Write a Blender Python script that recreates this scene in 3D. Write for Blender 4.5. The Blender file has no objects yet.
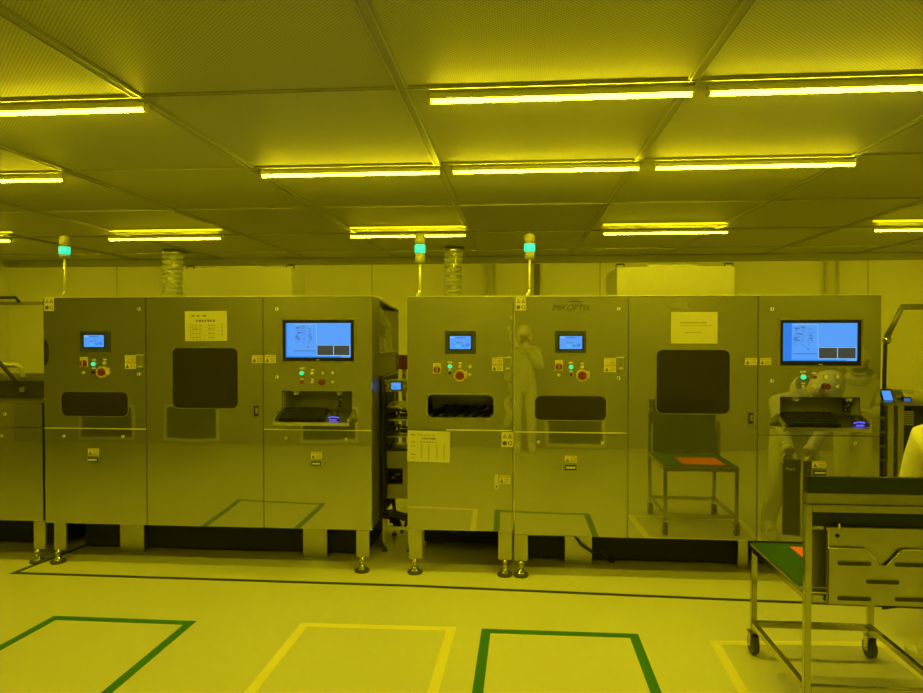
import bpy, bmesh, math, random
from mathutils import Vector, Matrix, Euler
random.seed(7)
sc = bpy.context.scene
COL = sc.collection
PI = math.pi

# ---------------------------------------------------------------- camera
W, H, F = 923, 693, 680.0
CX, CY = W / 2, H / 2
VPX, HOR = 517.0, 335.0
D, CH = 4.53, 1.6                                   # distance to the machine fronts (plane y=0), lens height
yaw = math.atan((VPX - CX) / F)
pitch = -math.atan((CY - HOR) / F * math.cos(yaw))
cam_d = bpy.data.cameras.new('camera')
cam_d.sensor_width = 36.0
cam_d.lens = F * 36.0 / W
cam_d.clip_start = 0.05
cam = bpy.data.objects.new('camera', cam_d)
COL.objects.link(cam)
cam.location = (0, -D, CH)
cam.rotation_euler = (PI / 2 + pitch, 0, yaw)
sc.camera = cam
RM = Euler((PI / 2 + pitch, 0, yaw)).to_matrix()
CO = Vector((0, -D, CH))

def ray(px, py):
    return RM @ Vector(((px - CX) / F, (CY - py) / F, -1.0))

def wp(px, py, Y=0.0):
    d = ray(px, py)
    return CO + d * ((Y + D) / d.y)

def fp(px, py, z=0.0):
    d = ray(px, py)
    return CO + d * ((z - CH) / d.z)

# ---------------------------------------------------------------- materials
MATS = {}

def mat(name, color=(.5, .5, .5), rough=.5, metal=0.0, emit=None, strength=1.0, trans=0.0, alpha=1.0,
        spec=.5, bump=None, vary=None, ior=1.45):
    m = bpy.data.materials.new(name)
    m.use_nodes = True
    nt = m.node_tree
    b = nt.nodes['Principled BSDF']
    b.inputs['Base Color'].default_value = (*color, 1)
    b.inputs['Roughness'].default_value = rough
    b.inputs['Metallic'].default_value = metal
    b.inputs['Specular IOR Level'].default_value = spec
    b.inputs['IOR'].default_value = ior
    if emit:
        b.inputs['Emission Color'].default_value = (*emit, 1)
        b.inputs['Emission Strength'].default_value = strength
    if trans:
        b.inputs['Transmission Weight'].default_value = trans
    if alpha < 1:
        b.inputs['Alpha'].default_value = alpha
    tc = None
    if bump or vary:
        tc = nt.nodes.new('ShaderNodeNewGeometry')
    if vary:                                         # (scale, amount): gentle dirt and tone variation
        n = nt.nodes.new('ShaderNodeTexNoise')
        n.inputs['Scale'].default_value = vary[0]
        n.inputs['Detail'].default_value = 4
        nt.links.new(tc.outputs['Position'], n.inputs['Vector'])
        r = nt.nodes.new('ShaderNodeValToRGB')
        r.color_ramp.elements[0].position = .3
        r.color_ramp.elements[1].position = .7
        r.color_ramp.elements[0].color = (*[c * (1 - vary[1]) for c in color], 1)
        r.color_ramp.elements[1].color = (*[min(1, c * (1 + vary[1] * .6)) for c in color], 1)
        nt.links.new(n.outputs['Fac'], r.inputs['Fac'])
        nt.links.new(r.outputs['Color'], b.inputs['Base Color'])
    if bump:                                         # (scale, strength, distance)
        n = nt.nodes.new('ShaderNodeTexNoise')
        n.inputs['Scale'].default_value = bump[0]
        n.inputs['Detail'].default_value = 2
        nt.links.new(tc.outputs['Position'], n.inputs['Vector'])
        bp = nt.nodes.new('ShaderNodeBump')
        bp.inputs['Strength'].default_value = bump[1]
        bp.inputs['Distance'].default_value = bump[2]
        nt.links.new(n.outputs['Fac'], bp.inputs['Height'])
        nt.links.new(bp.outputs['Normal'], b.inputs['Normal'])
    MATS[name] = m
    return m

mat('door_steel', (.50, .50, .47), .03, 1.0, bump=(1.6, .25, .006))
# a second, broader lobe on the door steel: the brushed grain
def brushed(m, mixfac, rough2, c2):
    nt = m.node_tree
    out = nt.nodes['Material Output']
    a = nt.nodes['Principled BSDF']
    g = nt.nodes.new('ShaderNodeBsdfPrincipled')
    g.inputs['Base Color'].default_value = (*c2, 1)
    g.inputs['Roughness'].default_value = rough2
    g.inputs['Metallic'].default_value = .75
    mx = nt.nodes.new('ShaderNodeMixShader')
    mx.inputs['Fac'].default_value = mixfac
    nt.links.new(a.outputs['BSDF'], mx.inputs[1])
    nt.links.new(g.outputs['BSDF'], mx.inputs[2])
    nt.links.new(mx.outputs['Shader'], out.inputs['Surface'])
mat('door_steel_warped', (.50, .50, .47), .05, 1.0, bump=(4.5, .35, .022))
brushed(MATS['door_steel_warped'], .22, .45, (.46, .46, .43))
mat('tube_frame_steel', (.52, .52, .48), .14, 1.0)
brushed(MATS['door_steel'], .22, .45, (.47, .47, .44))
mat('steel', (.5, .5, .47), .28, 1.0, vary=(9, .1))
mat('bright_steel', (.75, .75, .7), .15, 1.0)
mat('dull_steel', (.34, .34, .31), .42, .8, vary=(6, .12))
mat('cabinet_side', (.3, .3, .28), .4, .7)
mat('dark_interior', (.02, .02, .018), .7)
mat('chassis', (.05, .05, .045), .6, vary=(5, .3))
mat('smoked_glass', (.034, .028, .02), .08, 0, spec=.4)
mat('black_plastic', (.014, .014, .014), .45, spec=.3)
mat('key_plastic', (.018, .018, .018), .6, spec=.2)
mat('bezel_grey', (.055, .07, .06), .4)
mat('paper', (.68, .66, .56), .8)
mat('label_paper', (.72, .68, .5), .6)
mat('print_ink', (.10, .085, .06), .8)
mat('print_faint', (.30, .27, .2), .8)
mat('label_orange', (.60, .42, .18), .6)
mat('red_plastic', (.20, .025, .015), .35)
mat('yellow_plate', (.66, .58, .25), .5)
mat('ivory_plastic', (.7, .68, .5), .4)
mat('lamp_green', (.05, .5, .3), .4, emit=(.0, .75, .32), strength=1.0)
mat('tower_green', (.05, .5, .35), .4, emit=(.0, .85, .55), strength=1.0)
mat('tower_clear', (.30, .30, .20), .4)
mat('tower_pole', (.78, .78, .70), .3, .3)
mat('screen_blue', (.02, .02, .02), .3, emit=(.085, .35, 1.0), strength=.95)
mat('screen_deep', (.02, .02, .02), .3, emit=(.01, .22, .9), strength=.9)
mat('screen_pale', (.02, .02, .02), .3, emit=(.25, .6, 1.0), strength=.95)
mat('screen_mark', (.02, .02, .02), .3, emit=(.05, .16, .5), strength=.8)
mat('screen_teal', (.02, .02, .02), .3, emit=(.05, .6, .85), strength=.9)
mat('screen_dark', (.03, .03, .03), .3, emit=(.035, .04, .04), strength=1.0)
mat('mouse_glow', (.05, .05, .2), .3, emit=(.12, .10, 1.0), strength=1.6)
mat('foil', (.92, .92, .84), .3, 1.0, bump=(30, .9, .03))
mat('white_paint', (.80, .80, .74), .45)
mat('box_paint', (.46, .46, .43), .5)
mat('trim_paint', (.30, .30, .28), .45)
mat('niche_liner', (.42, .44, .40), .5)
mat('hose_black', (.03, .03, .03), .5)
mat('green_mat', (.032, .095, .022), .8, spec=.2)
mat('dark_green_mat', (.025, .06, .018), .8, spec=.2)
mat('orange_card', (.95, .17, .03), .6, spec=.2)
mat('dark_board', (.033, .044, .012), .6, spec=.2)
mat('rubber', (.07, .07, .06), .6)
mat('gown', (.80, .80, .72), .75, bump=(14, .5, .02))
mat('glove', (.75, .73, .62), .6)
mat('skin', (.55, .36, .26), .55)
mat('mask_cloth', (.22, .26, .24), .8)
mat('shoe', (.75, .75, .68), .6)
mat('tape_green', (.025, .17, .02), .5)
mat('tape_yellow', (.92, .86, .45), .45)
mat('tape_black', (.03, .03, .028), .5)
mat('grille', (.2, .2, .18), .5, .5)
mat('trim_alu', (.42, .42, .39), .35, .7)
mat('pipe_white', (.7, .7, .62), .4)
mat('red_box', (.18, .03, .02), .5)
mat('acrylic', (.95, .95, .9), .03, 0, trans=1.0, ior=1.12)
mat('tube_glass', (.9, .9, .8), .3, emit=(1.0, .85, .008), strength=78)
mat('polished_bar', (.85, .85, .78), .45, .3)
mat('reflection_glow', (.9, .9, .8), .3, emit=(1.0, .845, .0), strength=.95)  # self-lit colour for the painted tube reflections, not a lamp
MAT_LIST = MATS

# room surfaces -----------------------------------------------------------
mat('floor_epoxy', (.73, .73, .67), .27, 0, spec=.5)

def ceiling_mat():
    """perforated fan-filter panels: a fine grid of round holes"""
    m = mat('ceiling_perforated', (.46, .46, .42), .55, 0, spec=.3)
    nt = m.node_tree
    b = nt.nodes['Principled BSDF']
    g = nt.nodes.new('ShaderNodeNewGeometry')
    sep = nt.nodes.new('ShaderNodeSeparateXYZ')
    nt.links.new(g.outputs['Position'], sep.inputs[0])
    outs = []
    for ax in (0, 1):
        mu = nt.nodes.new('ShaderNodeMath'); mu.operation = 'MULTIPLY'; mu.inputs[1].default_value = 2 * PI / .018
        s = nt.nodes.new('ShaderNodeMath'); s.operation = 'SINE'
        nt.links.new(sep.outputs[ax], mu.inputs[0]); nt.links.new(mu.outputs[0], s.inputs[0])
        outs.append(s)
    pr = nt.nodes.new('ShaderNodeMath'); pr.operation = 'MULTIPLY'
    nt.links.new(outs[0].outputs[0], pr.inputs[0]); nt.links.new(outs[1].outputs[0], pr.inputs[1])
    r = nt.nodes.new('ShaderNodeValToRGB')
    r.color_ramp.elements[0].position = .15; r.color_ramp.elements[0].color = (.43, .43, .39, 1)
    r.color_ramp.elements[1].position = .6; r.color_ramp.elements[1].color = (.22, .22, .20, 1)
    nt.links.new(pr.outputs[0], r.inputs['Fac'])
    nt.links.new(r.outputs['Color'], b.inputs['Base Color'])
    return m
ceiling_mat()
mat('wall_panel', (.76, .76, .70), .4, 0, vary=(.8, .04))
mat('wall_panel_dark', (.47, .47, .44), .4, vary=(.8, .08))

# ---------------------------------------------------------------- mesh helper
class MB:
    def __init__(self):
        self.bm = bmesh.new()
        self.mats = []

    def mi(self, m):
        if m not in self.mats:
            self.mats.append(m)
        return self.mats.index(m)

    def _tag(self, faces, m, smooth=False):
        i = self.mi(m)
        for f in faces:
            f.material_index = i
            f.smooth = smooth

    def box(self, x0, x1, y0, y1, z0, z1, m, bev=0.0, rot=None, piv=None):
        x0, x1 = min(x0, x1), max(x0, x1); y0, y1 = min(y0, y1), max(y0, y1); z0, z1 = min(z0, z1), max(z0, z1)
        vs = [self.bm.verts.new((x, y, z)) for x in (x0, x1) for y in (y0, y1) for z in (z0, z1)]
        q = [(0, 1, 3, 2), (4, 6, 7, 5), (0, 4, 5, 1), (2, 3, 7, 6), (0, 2, 6, 4), (1, 5, 7, 3)]
        fs = [self.bm.faces.new([vs[i] for i in f]) for f in q]
        self._tag(fs, m)
        if bev:
            es = list({e for f in fs for e in f.edges})
            r = bmesh.ops.bevel(self.bm, geom=es, offset=bev, segments=2, affect='EDGES', clamp_overlap=True)
            vs = list({v for v in r['verts']} | {v for f in r['faces'] for v in f.verts} | {v for v in vs if v.is_valid})
        if rot is not None:
            p = Vector(piv) if piv is not None else Vector(((x0 + x1) / 2, (y0 + y1) / 2, (z0 + z1) / 2))
            bmesh.ops.rotate(self.bm, verts=vs, cent=p, matrix=rot)
        return self

    def cyl(self, p0, p1, r, m, n=16, r2=None, cap=True):
        p0, p1 = Vector(p0), Vector(p1)
        r2 = r if r2 is None else r2
        z = (p1 - p0).normalized()
        a = z.orthogonal().normalized(); b = z.cross(a)
        A = [self.bm.verts.new(p0 + (a * math.cos(t) + b * math.sin(t)) * r) for t in [2 * PI * k / n for k in range(n)]]
        B = [self.bm.verts.new(p1 + (a * math.cos(t) + b * math.sin(t)) * r2) for t in [2 * PI * k / n for k in range(n)]]
        fs = [self.bm.faces.new((A[k], A[(k + 1) % n], B[(k + 1) % n], B[k])) for k in range(n)]
        self._tag(fs, m, True)
        if cap:
            self._tag([self.bm.faces.new(A[::-1]), self.bm.faces.new(B)], m)
        return self

    def path(self, pts, r, m, n=8):
        """round tube along a list of points"""
        pts = [Vector(p) for p in pts]
        rings = []
        up = None
        for i, p in enumerate(pts):
            t = (pts[min(i + 1, len(pts) - 1)] - pts[max(i - 1, 0)]).normalized()
            if up is None:
                up = t.orthogonal().normalized()
            up = (up - t * up.dot(t)).normalized()
            s = t.cross(up)
            rings.append([self.bm.verts.new(p + (up * math.cos(2 * PI * k / n) + s * math.sin(2 * PI * k / n)) * r) for k in range(n)])
        fs = []
        for A, B in zip(rings, rings[1:]):
            fs += [self.bm.faces.new((A[k], A[(k + 1) % n], B[(k + 1) % n], B[k])) for k in range(n)]
        self._tag(fs, m, True)
        self._tag([self.bm.faces.new(rings[0][::-1]), self.bm.faces.new(rings[-1])], m)
        return self

    def lathe(self, c, prof, m, n=20, smooth=True):
        """prof: (radius, height) pairs about a vertical axis through c"""
        c = Vector(c)
        rings = [[self.bm.verts.new(c + Vector((r * math.cos(2 * PI * k / n), r * math.sin(2 * PI * k / n), z))) for k in range(n)] for r, z in prof]
        fs = []
        for A, B in zip(rings, rings[1:]):
            fs += [self.bm.faces.new((A[k], A[(k + 1) % n], B[(k + 1) % n], B[k])) for k in range(n)]
        self._tag(fs, m, smooth)
        self._tag([self.bm.faces.new(rings[0][::-1]), self.bm.faces.new(rings[-1])], m)
        return self

    def prism(self, poly, y0, y1, m):
        """poly: (x, z) outline, extruded in y"""
        A = [self.bm.verts.new((x, y0, z)) for x, z in poly]
        B = [self.bm.verts.new((x, y1, z)) for x, z in poly]
        n = len(poly)
        fs = [self.bm.faces.new(A), self.bm.faces.new(B[::-1])]
        fs += [self.bm.faces.new((A[k], B[k], B[(k + 1) % n], A[(k + 1) % n])) for k in range(n)]
        self._tag(fs, m)
        return self

    def rrect(self, x0, x1, z0, z1, r, y0, y1, m, n=6):
        return self.prism(rr(x0, x1, z0, z1, r, n), y0, y1, m)

    def ring(self, outer, inner, y0, y1, m):
        """frame between two outlines of equal length, extruded in y"""
        n = len(outer)
        V = [[self.bm.verts.new((x, y, z)) for x, z in o] for o in (outer, inner) for y in (y0, y1)]
        oa, ob, ia, ib = V
        fs = []
        for k in range(n):
            j = (k + 1) % n
            fs += [self.bm.faces.new((oa[k], oa[j], ia[j], ia[k])), self.bm.faces.new((ob[k], ib[k], ib[j], ob[j])),
                   self.bm.faces.new((oa[k], ob[k], ob[j], oa[j])), self.bm.faces.new((ia[k], ia[j], ib[j], ib[k]))]
        self._tag(fs, m)
        return self

    def strip(self, a, b, w, z0, z1, m):
        """flat strip on the floor from a to b, w wide"""
        a, b = Vector(a).to_2d(), Vector(b).to_2d()
        t = (b - a).normalized(); s = Vector((-t.y, t.x)) * (w / 2)
        q = [a - s - t * (w / 2), a + s - t * (w / 2), b + s + t * (w / 2), b - s + t * (w / 2)]
        A = [self.bm.verts.new((p.x, p.y, z0)) for p in q]; B = [self.bm.verts.new((p.x, p.y, z1)) for p in q]
        fs = [self.bm.faces.new(A), self.bm.faces.new(B[::-1])] + [self.bm.faces.new((A[k], B[k], B[(k + 1) % 4], A[(k + 1) % 4])) for k in range(4)]
        self._tag(fs, m)
        return self

    def sphere(self, c, r, m, sx=1, sy=1, sz=1, u=16, v=10):
        r_ = bmesh.ops.create_uvsphere(self.bm, u_segments=u, v_segments=v, radius=1)
        vs = r_['verts']
        for q in vs:
            q.co = Vector(c) + Vector((q.co.x * r * sx, q.co.y * r * sy, q.co.z * r * sz))
        self._tag(list({f for q in vs for f in q.link_faces}), m, True)
        return self

    def build(self, name, parent=None):
        off = Vector((0, 0, 0))
        p = parent
        while p is not None:
            off += Vector(p.location); p = p.parent
        bmesh.ops.recalc_face_normals(self.bm, faces=self.bm.faces[:])
        me = bpy.data.meshes.new(name)
        if parent is None:
            # origin at the base centre
            xs = [v.co for v in self.bm.verts]
            lo = Vector((min(c.x for c in xs), min(c.y for c in xs), min(c.z for c in xs)))
            hi = Vector((max(c.x for c in xs), max(c.y for c in xs), max(c.z for c in xs)))
            off = Vector(((lo.x + hi.x) / 2, (lo.y + hi.y) / 2, lo.z))
        for v in self.bm.verts:
            v.co -= off
        self.bm.to_mesh(me); self.bm.free()
        for m in self.mats:
            me.materials.append(MATS[m])
        o = bpy.data.objects.new(name, me)
        COL.objects.link(o)
        if parent is None:
            o.location = off
        else:
            o.parent = parent
        return o

def rr(x0, x1, z0, z1, r, n=6):
    pts = []
    for cx, cz, a0 in ((x1 - r, z1 - r, 0), (x0 + r, z1 - r, PI / 2), (x0 + r, z0 + r, PI), (x1 - r, z0 + r, 1.5 * PI)):
        for k in range(n + 1):
            a = a0 + PI / 2 * k / n
            pts.append((cx + r * math.cos(a), cz + r * math.sin(a)))
    return pts

def tag(o, label=None, cat=None, group=None, kind=None):
    if label: o['label'] = label
    if cat: o['category'] = cat
    if group: o['group'] = group
    if kind: o['kind'] = kind
    return o

def thing(name, loc, label, cat, group=None):
    o = bpy.data.objects.new(name, None)
    o.empty_display_size = .1
    COL.objects.link(o)
    o.location = loc
    return tag(o, label, cat, group)

def copy_tree(o, parent=None):
    c = o.copy()
    COL.objects.link(c)
    if parent is not None:
        c.parent = parent
    for ch in list(o.children):
        copy_tree(ch, c)
    return c

def struct(name, mb):
    return tag(mb.build(name), kind='structure')

# ---------------------------------------------------------------- room shell
CEIL = 2.70
XL, XR, YF, YB = -7.6, 7.2, -5.15, 5.1
struct('floor', MB().box(XL, XR, YF, YB, -.1, 0, 'floor_epoxy'))
struct('ceiling', MB().box(XL, XR, YF, YB, CEIL, CEIL + .1, 'ceiling_perforated'))
wb = MB().box(XL, XR, YB, YB + .1, 0, CEIL, 'wall_panel')
for px in (117, 372, 458, 600, 868):          # upright joints between wall panels
    x = wp(px, 280, YB).x
    wb.box(x - .008, x + .008, YB - .004, YB + .01, 0, CEIL, 'wall_panel_dark')
struct('wall_back', wb)
struct('wall_front', MB().box(XL, XR, YF - .1, YF, 0, CEIL, 'wall_panel_dark'))
struct('wall_left', MB().box(XL - .1, XL, YF, YB, 0, CEIL, 'wall_panel'))
struct('wall_right', MB().box(XR, XR + .1, YF, YB, 0, CEIL, 'wall_panel'))
struct('trim_1', MB().box(XL, XR, YB - .12, YB, CEIL - .09, CEIL, 'trim_paint', .01))
n_trim = 2
row_y = [fp(148, 95, CEIL).y, fp(249, 167, CEIL).y, fp(311, 207, CEIL).y, fp(360, 233, CEIL).y, fp(420, 250, CEIL).y]
sp = row_y[1] - row_y[0]
for y in [row_y[0] - 2 * sp, row_y[0] - sp] + row_y:
    if y < YB - .2 and y > YF + .1:
        struct('trim_%d' % n_trim, MB().box(XL, XR, y - .02, y + .02, CEIL - .006, CEIL + .001, 'trim_paint', .002)
               .box(XL, XR, y - .004, y + .004, CEIL - .012, CEIL - .004, 'trim_alu')); n_trim += 1
xs = [fp(p, q, CEIL).x for p, q in ((64, 169), (249, 166), (437, 163), (638, 160), (852, 156))]
step = (xs[-1] - xs[0]) / 4
for k in range(-2, 8):
    x = xs[0] + step * k if not 0 <= k <= 4 else xs[k]
    if XL + .1 < x < XR - .1:
        struct('trim_%d' % n_trim, MB().box(x - .032, x + .032, YF, YB - .12, CEIL - .007, CEIL + .001, 'trim_paint', .002)
               .box(x - .022, x - .016, YF, YB - .12, CEIL - .012, CEIL - .004, 'trim_alu').box(x + .016, x + .022, YF, YB - .12, CEIL - .012, CEIL - .004, 'trim_alu')); n_trim += 1

# ---------------------------------------------------------------- ceiling lights
LIP = -.003
def make_light(L, strip, label, loc):
    t = thing('ceiling_light', loc, label, 'ceiling light', 'yellow tube lights on the ceiling')
    x, y, z = loc
    b = MB()
    b.box(x - L / 2 + .004, x + L / 2 - .004, y - .021, y + .021, z + .010, CEIL - .0005, 'white_paint', .001)
    for q in (-1, 1):                                # small lips of the channel the tube sits in
        b.box(x - L / 2 + .004, x + L / 2 - .004, y + q * .023 - .0012, y + q * .023 + .0012, z + LIP, z + .02, 'white_paint')
    b.build('housing', t)
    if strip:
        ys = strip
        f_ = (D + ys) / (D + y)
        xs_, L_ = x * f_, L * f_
        g = MB().box(xs_ - L_ / 2, xs_ + L_ / 2, ys - .018, ys + .018, CEIL - .012, CEIL - .0005, 'reflection_glow', .003).build('tube_reflection', t)  # glowing strip stands in for the tube's reflection on the ceiling
        g['label'] = 'painted reflection of the tube light on the ceiling'
    MB().cyl((x - L / 2 + .012, y, z), (x + L / 2 - .012, y, z), .0165, 'tube_glass', 16).build('tube', t)
    for s in (-1, 1):
        MB().cyl((x + s * (L / 2 - .012), y, z), (x + s * L / 2, y, z), .02, 'ivory_plastic', 12).build('end_cap', t)
    return t

def light_px(x0, x1, y0, y1, Yw, drop_z, label):
    a = wp(x0, (y0), Yw); b = wp(x1, y1, Yw)
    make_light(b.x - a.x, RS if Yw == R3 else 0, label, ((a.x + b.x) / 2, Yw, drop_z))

Z1 = Z2 = Z3 = CEIL - .032
R1, R2, R3 = fp(560, 96.5, Z1).y, fp(545, 169.5, Z2).y, fp(410, 235.5, Z3).y
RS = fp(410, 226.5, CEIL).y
print('rows', R1, R2, R3, Z1, Z2, Z3, xs, row_y)
light_px(-150, 147, 112, 104, R1, Z1, 'yellow ceiling tube light cut by the left edge, larger and nearer of two there')
light_px(429, 694, 100, 93, R1, Z1, 'long yellow tube light in the nearest row, left of the pair at centre right')
light_px(707, 985, 93, 86, R1, Z1, 'long yellow tube light in the nearest row, running out of the right edge')
light_px(-120, 65, 180, 176, R2, Z2, 'short-looking yellow tube light at the left edge, lower of two there')
light_px(261, 441, 174, 171, R2, Z2, 'yellow tube light in the second row, left of the middle ceiling bar')
light_px(452, 640, 171, 168, R2, Z2, 'yellow tube light in the second row, middle of its three in line')
light_px(654, 856, 168, 163, R2, Z2, 'yellow tube light in the second row, rightmost of its three in line')
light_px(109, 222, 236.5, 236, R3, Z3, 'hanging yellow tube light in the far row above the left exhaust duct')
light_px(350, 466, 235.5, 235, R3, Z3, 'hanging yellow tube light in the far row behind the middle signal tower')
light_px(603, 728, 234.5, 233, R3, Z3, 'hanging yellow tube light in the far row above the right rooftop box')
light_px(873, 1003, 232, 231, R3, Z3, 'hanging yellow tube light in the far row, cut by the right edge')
# unseen extra fittings, added behind the camera and beside the frame for more light
for x in (-3.1, -.6, 1.9, 4.4):
    make_light(1.24, False, 'unseen yellow tube light added behind the viewer to light floor and wall', (x, row_y[0] - 2 * sp - .03, Z1))
for x, y, z in ((-5.2, R2, Z2), (5.3, R2, Z2), (-6.3, R3, Z3), (6.3, R3, Z3)):
    make_light(1.24, RS if y == R3 else 0, 'unseen yellow tube light added beside the frame for its glow', (x, y, z))

# ---------------------------------------------------------------- small fittings for the machine fronts
def R(x0, y0, x1, y1, Y=0.0):
    """pixel rectangle -> X0, X1, Z0, Z1 on the vertical plane at depth Y"""
    xm, ym = (x0 + x1) / 2, (y0 + y1) / 2
    return wp(x0, ym, Y).x, wp(x1, ym, Y).x, wp(xm, y1, Y).z, wp(xm, y0, Y).z

FY = 0.0                                             # front face of the doors

def hmi(par, bez, scr):
    x0, x1, z0, z1 = R(*bez)
    o = MB().rrect(x0, x1, z0, z1, .008, FY - .012, FY + .001, 'bezel_grey', 3)
    u0, u1, v0, v1 = R(*scr)
    o.ring(rr(u0 - .008, u1 + .008, v0 - .008, v1 + .008, .004, 2), rr(u0, u1, v0, v1, .002, 2), FY - .0135, FY - .011, 'black_plastic')
    o.build('screen_bezel', par)
    w, h = u1 - u0, v1 - v0
    s = MB().box(u0, u1, FY - .0132, FY - .012, v0, v1, 'screen_blue')
    q = lambda a, b, c, d, m: s.box(u0 + a * w, u0 + b * w, FY - .0140, FY - .0128, v0 + c * h, v0 + d * h, m)
    q(.02, .2, .84, .96, 'screen_pale'); q(.3, .72, .84, .9, 'screen_mark')
    q(.3, .48, .46, .52, 'screen_mark'); q(.52, .62, .46, .52, 'screen_mark')
    q(.3, .5, .18, .32, 'screen_teal'); q(.58, .7, .2, .3, 'screen_mark'); q(.76, .92, .2, .42, 'screen_deep')
    s.build('touch_screen', par)

def button(par, px, py, r, m, name='push_button', tagplate=True, label=None):
    c = wp(px, py)
    b = MB().cyl((c.x, FY + .001, c.z), (c.x, FY - .006, c.z), r * 1.25, 'bright_steel', 18)
    b.cyl((c.x, FY - .006, c.z), (c.x, FY - .016, c.z), r, m, 18, r * .9)
    if tagplate:
        b.box(c.x - r * 1.1, c.x + r * 1.1, FY - .002, FY + .001, c.z + r * 1.6, c.z + r * 2.5, 'label_paper')
    o = b.build(name, par)
    if label: o['label'] = label
    return o

def estop(par, px, py, big=True):
    c = wp(px, py)
    r = .033 if big else .024
    oct_ = [(c.x + r * 1.25 * math.cos(PI / 8 + k * PI / 4), c.z + r * 1.25 * math.sin(PI / 8 + k * PI / 4)) for k in range(8)]
    inn = [(c.x + r * .95 * math.cos(PI / 8 + k * PI / 4), c.z + r * .95 * math.sin(PI / 8 + k * PI / 4)) for k in range(8)]
    b = MB()
    if big:
        b.ring(oct_, inn, FY - .022, FY + .001, 'yellow_plate')
        b.box(c.x + r * .9, c.x + r * 1.5, FY - .014, FY + .001, c.z - r * .5, c.z + r * .9, 'yellow_plate', .002)
    b.cyl((c.x, FY + .001, c.z), (c.x, FY - .018, c.z), r * .5, 'red_plastic', 16)
    b.cyl((c.x, FY - .014, c.z), (c.x, FY - .032, c.z), r * .85, 'red_plastic', 20, r * .72)
    o = b.build('emergency_stop', par)
    o['label'] = 'red emergency stop mushroom button' + (' in a yellow guard' if big else '')

def switch(par, rect):
    x0, x1, z0, z1 = R(*rect)
    cx, cz, w = (x0 + x1) / 2, (z0 + z1) / 2, x1 - x0
    b = MB().box(x0, x1, FY - .003, FY + .001, z0, z1, 'yellow_plate')
    b.cyl((cx, FY - .002, cz - w * .15), (cx, FY - .012, cz - w * .15), w * .42, 'red_plastic', 18)
    b.box(cx - w * .1, cx + w * .1, FY - .026, FY - .010, cz - w * .5, cz + w * .2, 'red_plastic', .003)
    o = b.build('rotary_switch', par)
    o['label'] = 'red rotary isolator switch on a yellow plate'

def warn_label(par, rect, kind=0, Y=None):
    """small warning sticker: orange heading, triangle, lines of print"""
    Y = FY if Y is None else Y
    x0, x1, z0, z1 = R(*rect)
    w, h = x1 - x0, z1 - z0
    b = MB().box(x0, x1, Y - .0015, Y + .001, z0, z1, 'label_paper')
    y0, y1 = Y - .0022, Y - .001
    if kind == 0:                                    # wide strip
        b.box(x0 + .03 * w, x1 - .03 * w, y0, y1, z1 - .25 * h, z1 - .05 * h, 'label_orange')
        b.prism([(x0 + .08 * w, z0 + .12 * h), (x0 + .36 * w, z0 + .12 * h), (x0 + .22 * w, z0 + .66 * h)], y0, y1, 'print_ink')
        for k in range(3):
            b.box(x0 + .45 * w, x1 - .08 * w, y0, y1, z0 + (.12 + .2 * k) * h, z0 + (.2 + .2 * k) * h, 'print_faint')
    else:                                            # tall, two halves
        for q in (0, 1):
            zb, hh = z0 + q * h / 2, h / 2
            b.box(x0 + .05 * w, x1 - .05 * w, y0, y1, zb + .78 * hh, zb + .93 * hh, 'label_orange')
            if q == 0:
                b.prism([(x0 + .08 * w, zb + .12 * hh), (x0 + .38 * w, zb + .12 * hh), (x0 + .23 * w, zb + .68 * hh)], y0, y1, 'print_ink')
            else:
                b.ring([(x0 + w * .23 + .15 * w * math.cos(k * PI / 5), zb + hh * .4 + .15 * w * math.sin(k * PI / 5)) for k in range(10)],
                       [(x0 + w * .23 + .09 * w * math.cos(k * PI / 5), zb + hh * .4 + .09 * w * math.sin(k * PI / 5)) for k in range(10)], y0, y1, 'label_orange')
            for k in range(3):
                b.box(x0 + .48 * w, x1 - .08 * w, y0, y1, zb + (.14 + .2 * k) * hh, zb + (.22 + .2 * k) * hh, 'print_faint')
        b.box(x0, x1, y0, y1, z0 + .485 * h, z0 + .515 * h, 'print_ink')
    o = b.build('warning_label', par)
    o['label'] = 'pale yellow warning label with a triangle sign'

def icon_label(par, rect):
    """four-symbol safety sticker: two triangles over two discs"""
    x0, x1, z0, z1 = R(*rect)
    w, h = x1 - x0, z1 - z0
    b = MB().box(x0, x1, FY - .0015, FY + .001, z0, z1, 'label_paper')
    y0, y1 = FY - .0022, FY - .001
    for cx in (.28, .74):
        X = x0 + cx * w
        tri = lambda s: [(X - .19 * w * s, z0 + (.72 - .13 * s) * h), (X + .19 * w * s, z0 + (.72 - .13 * s) * h), (X, z0 + (.72 + .19 * s) * h)]
        b.ring(tri(1), tri(.62), y0, y1, 'print_ink')
        b.box(X - .02 * w, X + .02 * w, y0, y1, z0 + .66 * h, z0 + .78 * h, 'print_ink')
    circ = lambda X, r: [(X + r * w * math.cos(k * PI / 8), z0 + .25 * h + r * w * math.sin(k * PI / 8)) for k in range(16)]
    b.prism(circ(x0 + .28 * w, .19), y0, y1, 'print_ink')
    b.ring(circ(x0 + .74 * w, .19), circ(x0 + .74 * w, .12), y0, y1, 'print_ink')
    o = b.build('safety_sticker', par)
    o['label'] = 'square safety sticker with two triangles above two discs'

def lock(par, px, py):
    c = wp(px, py)
    b = MB().cyl((c.x, FY + .001, c.z), (c.x, FY - .006, c.z), .012, 'polished_bar', 14)
    b.box(c.x - .002, c.x + .002, FY - .008, FY - .005, c.z - .007, c.z + .007, 'black_plastic')
    b.build('lock', par)

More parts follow.
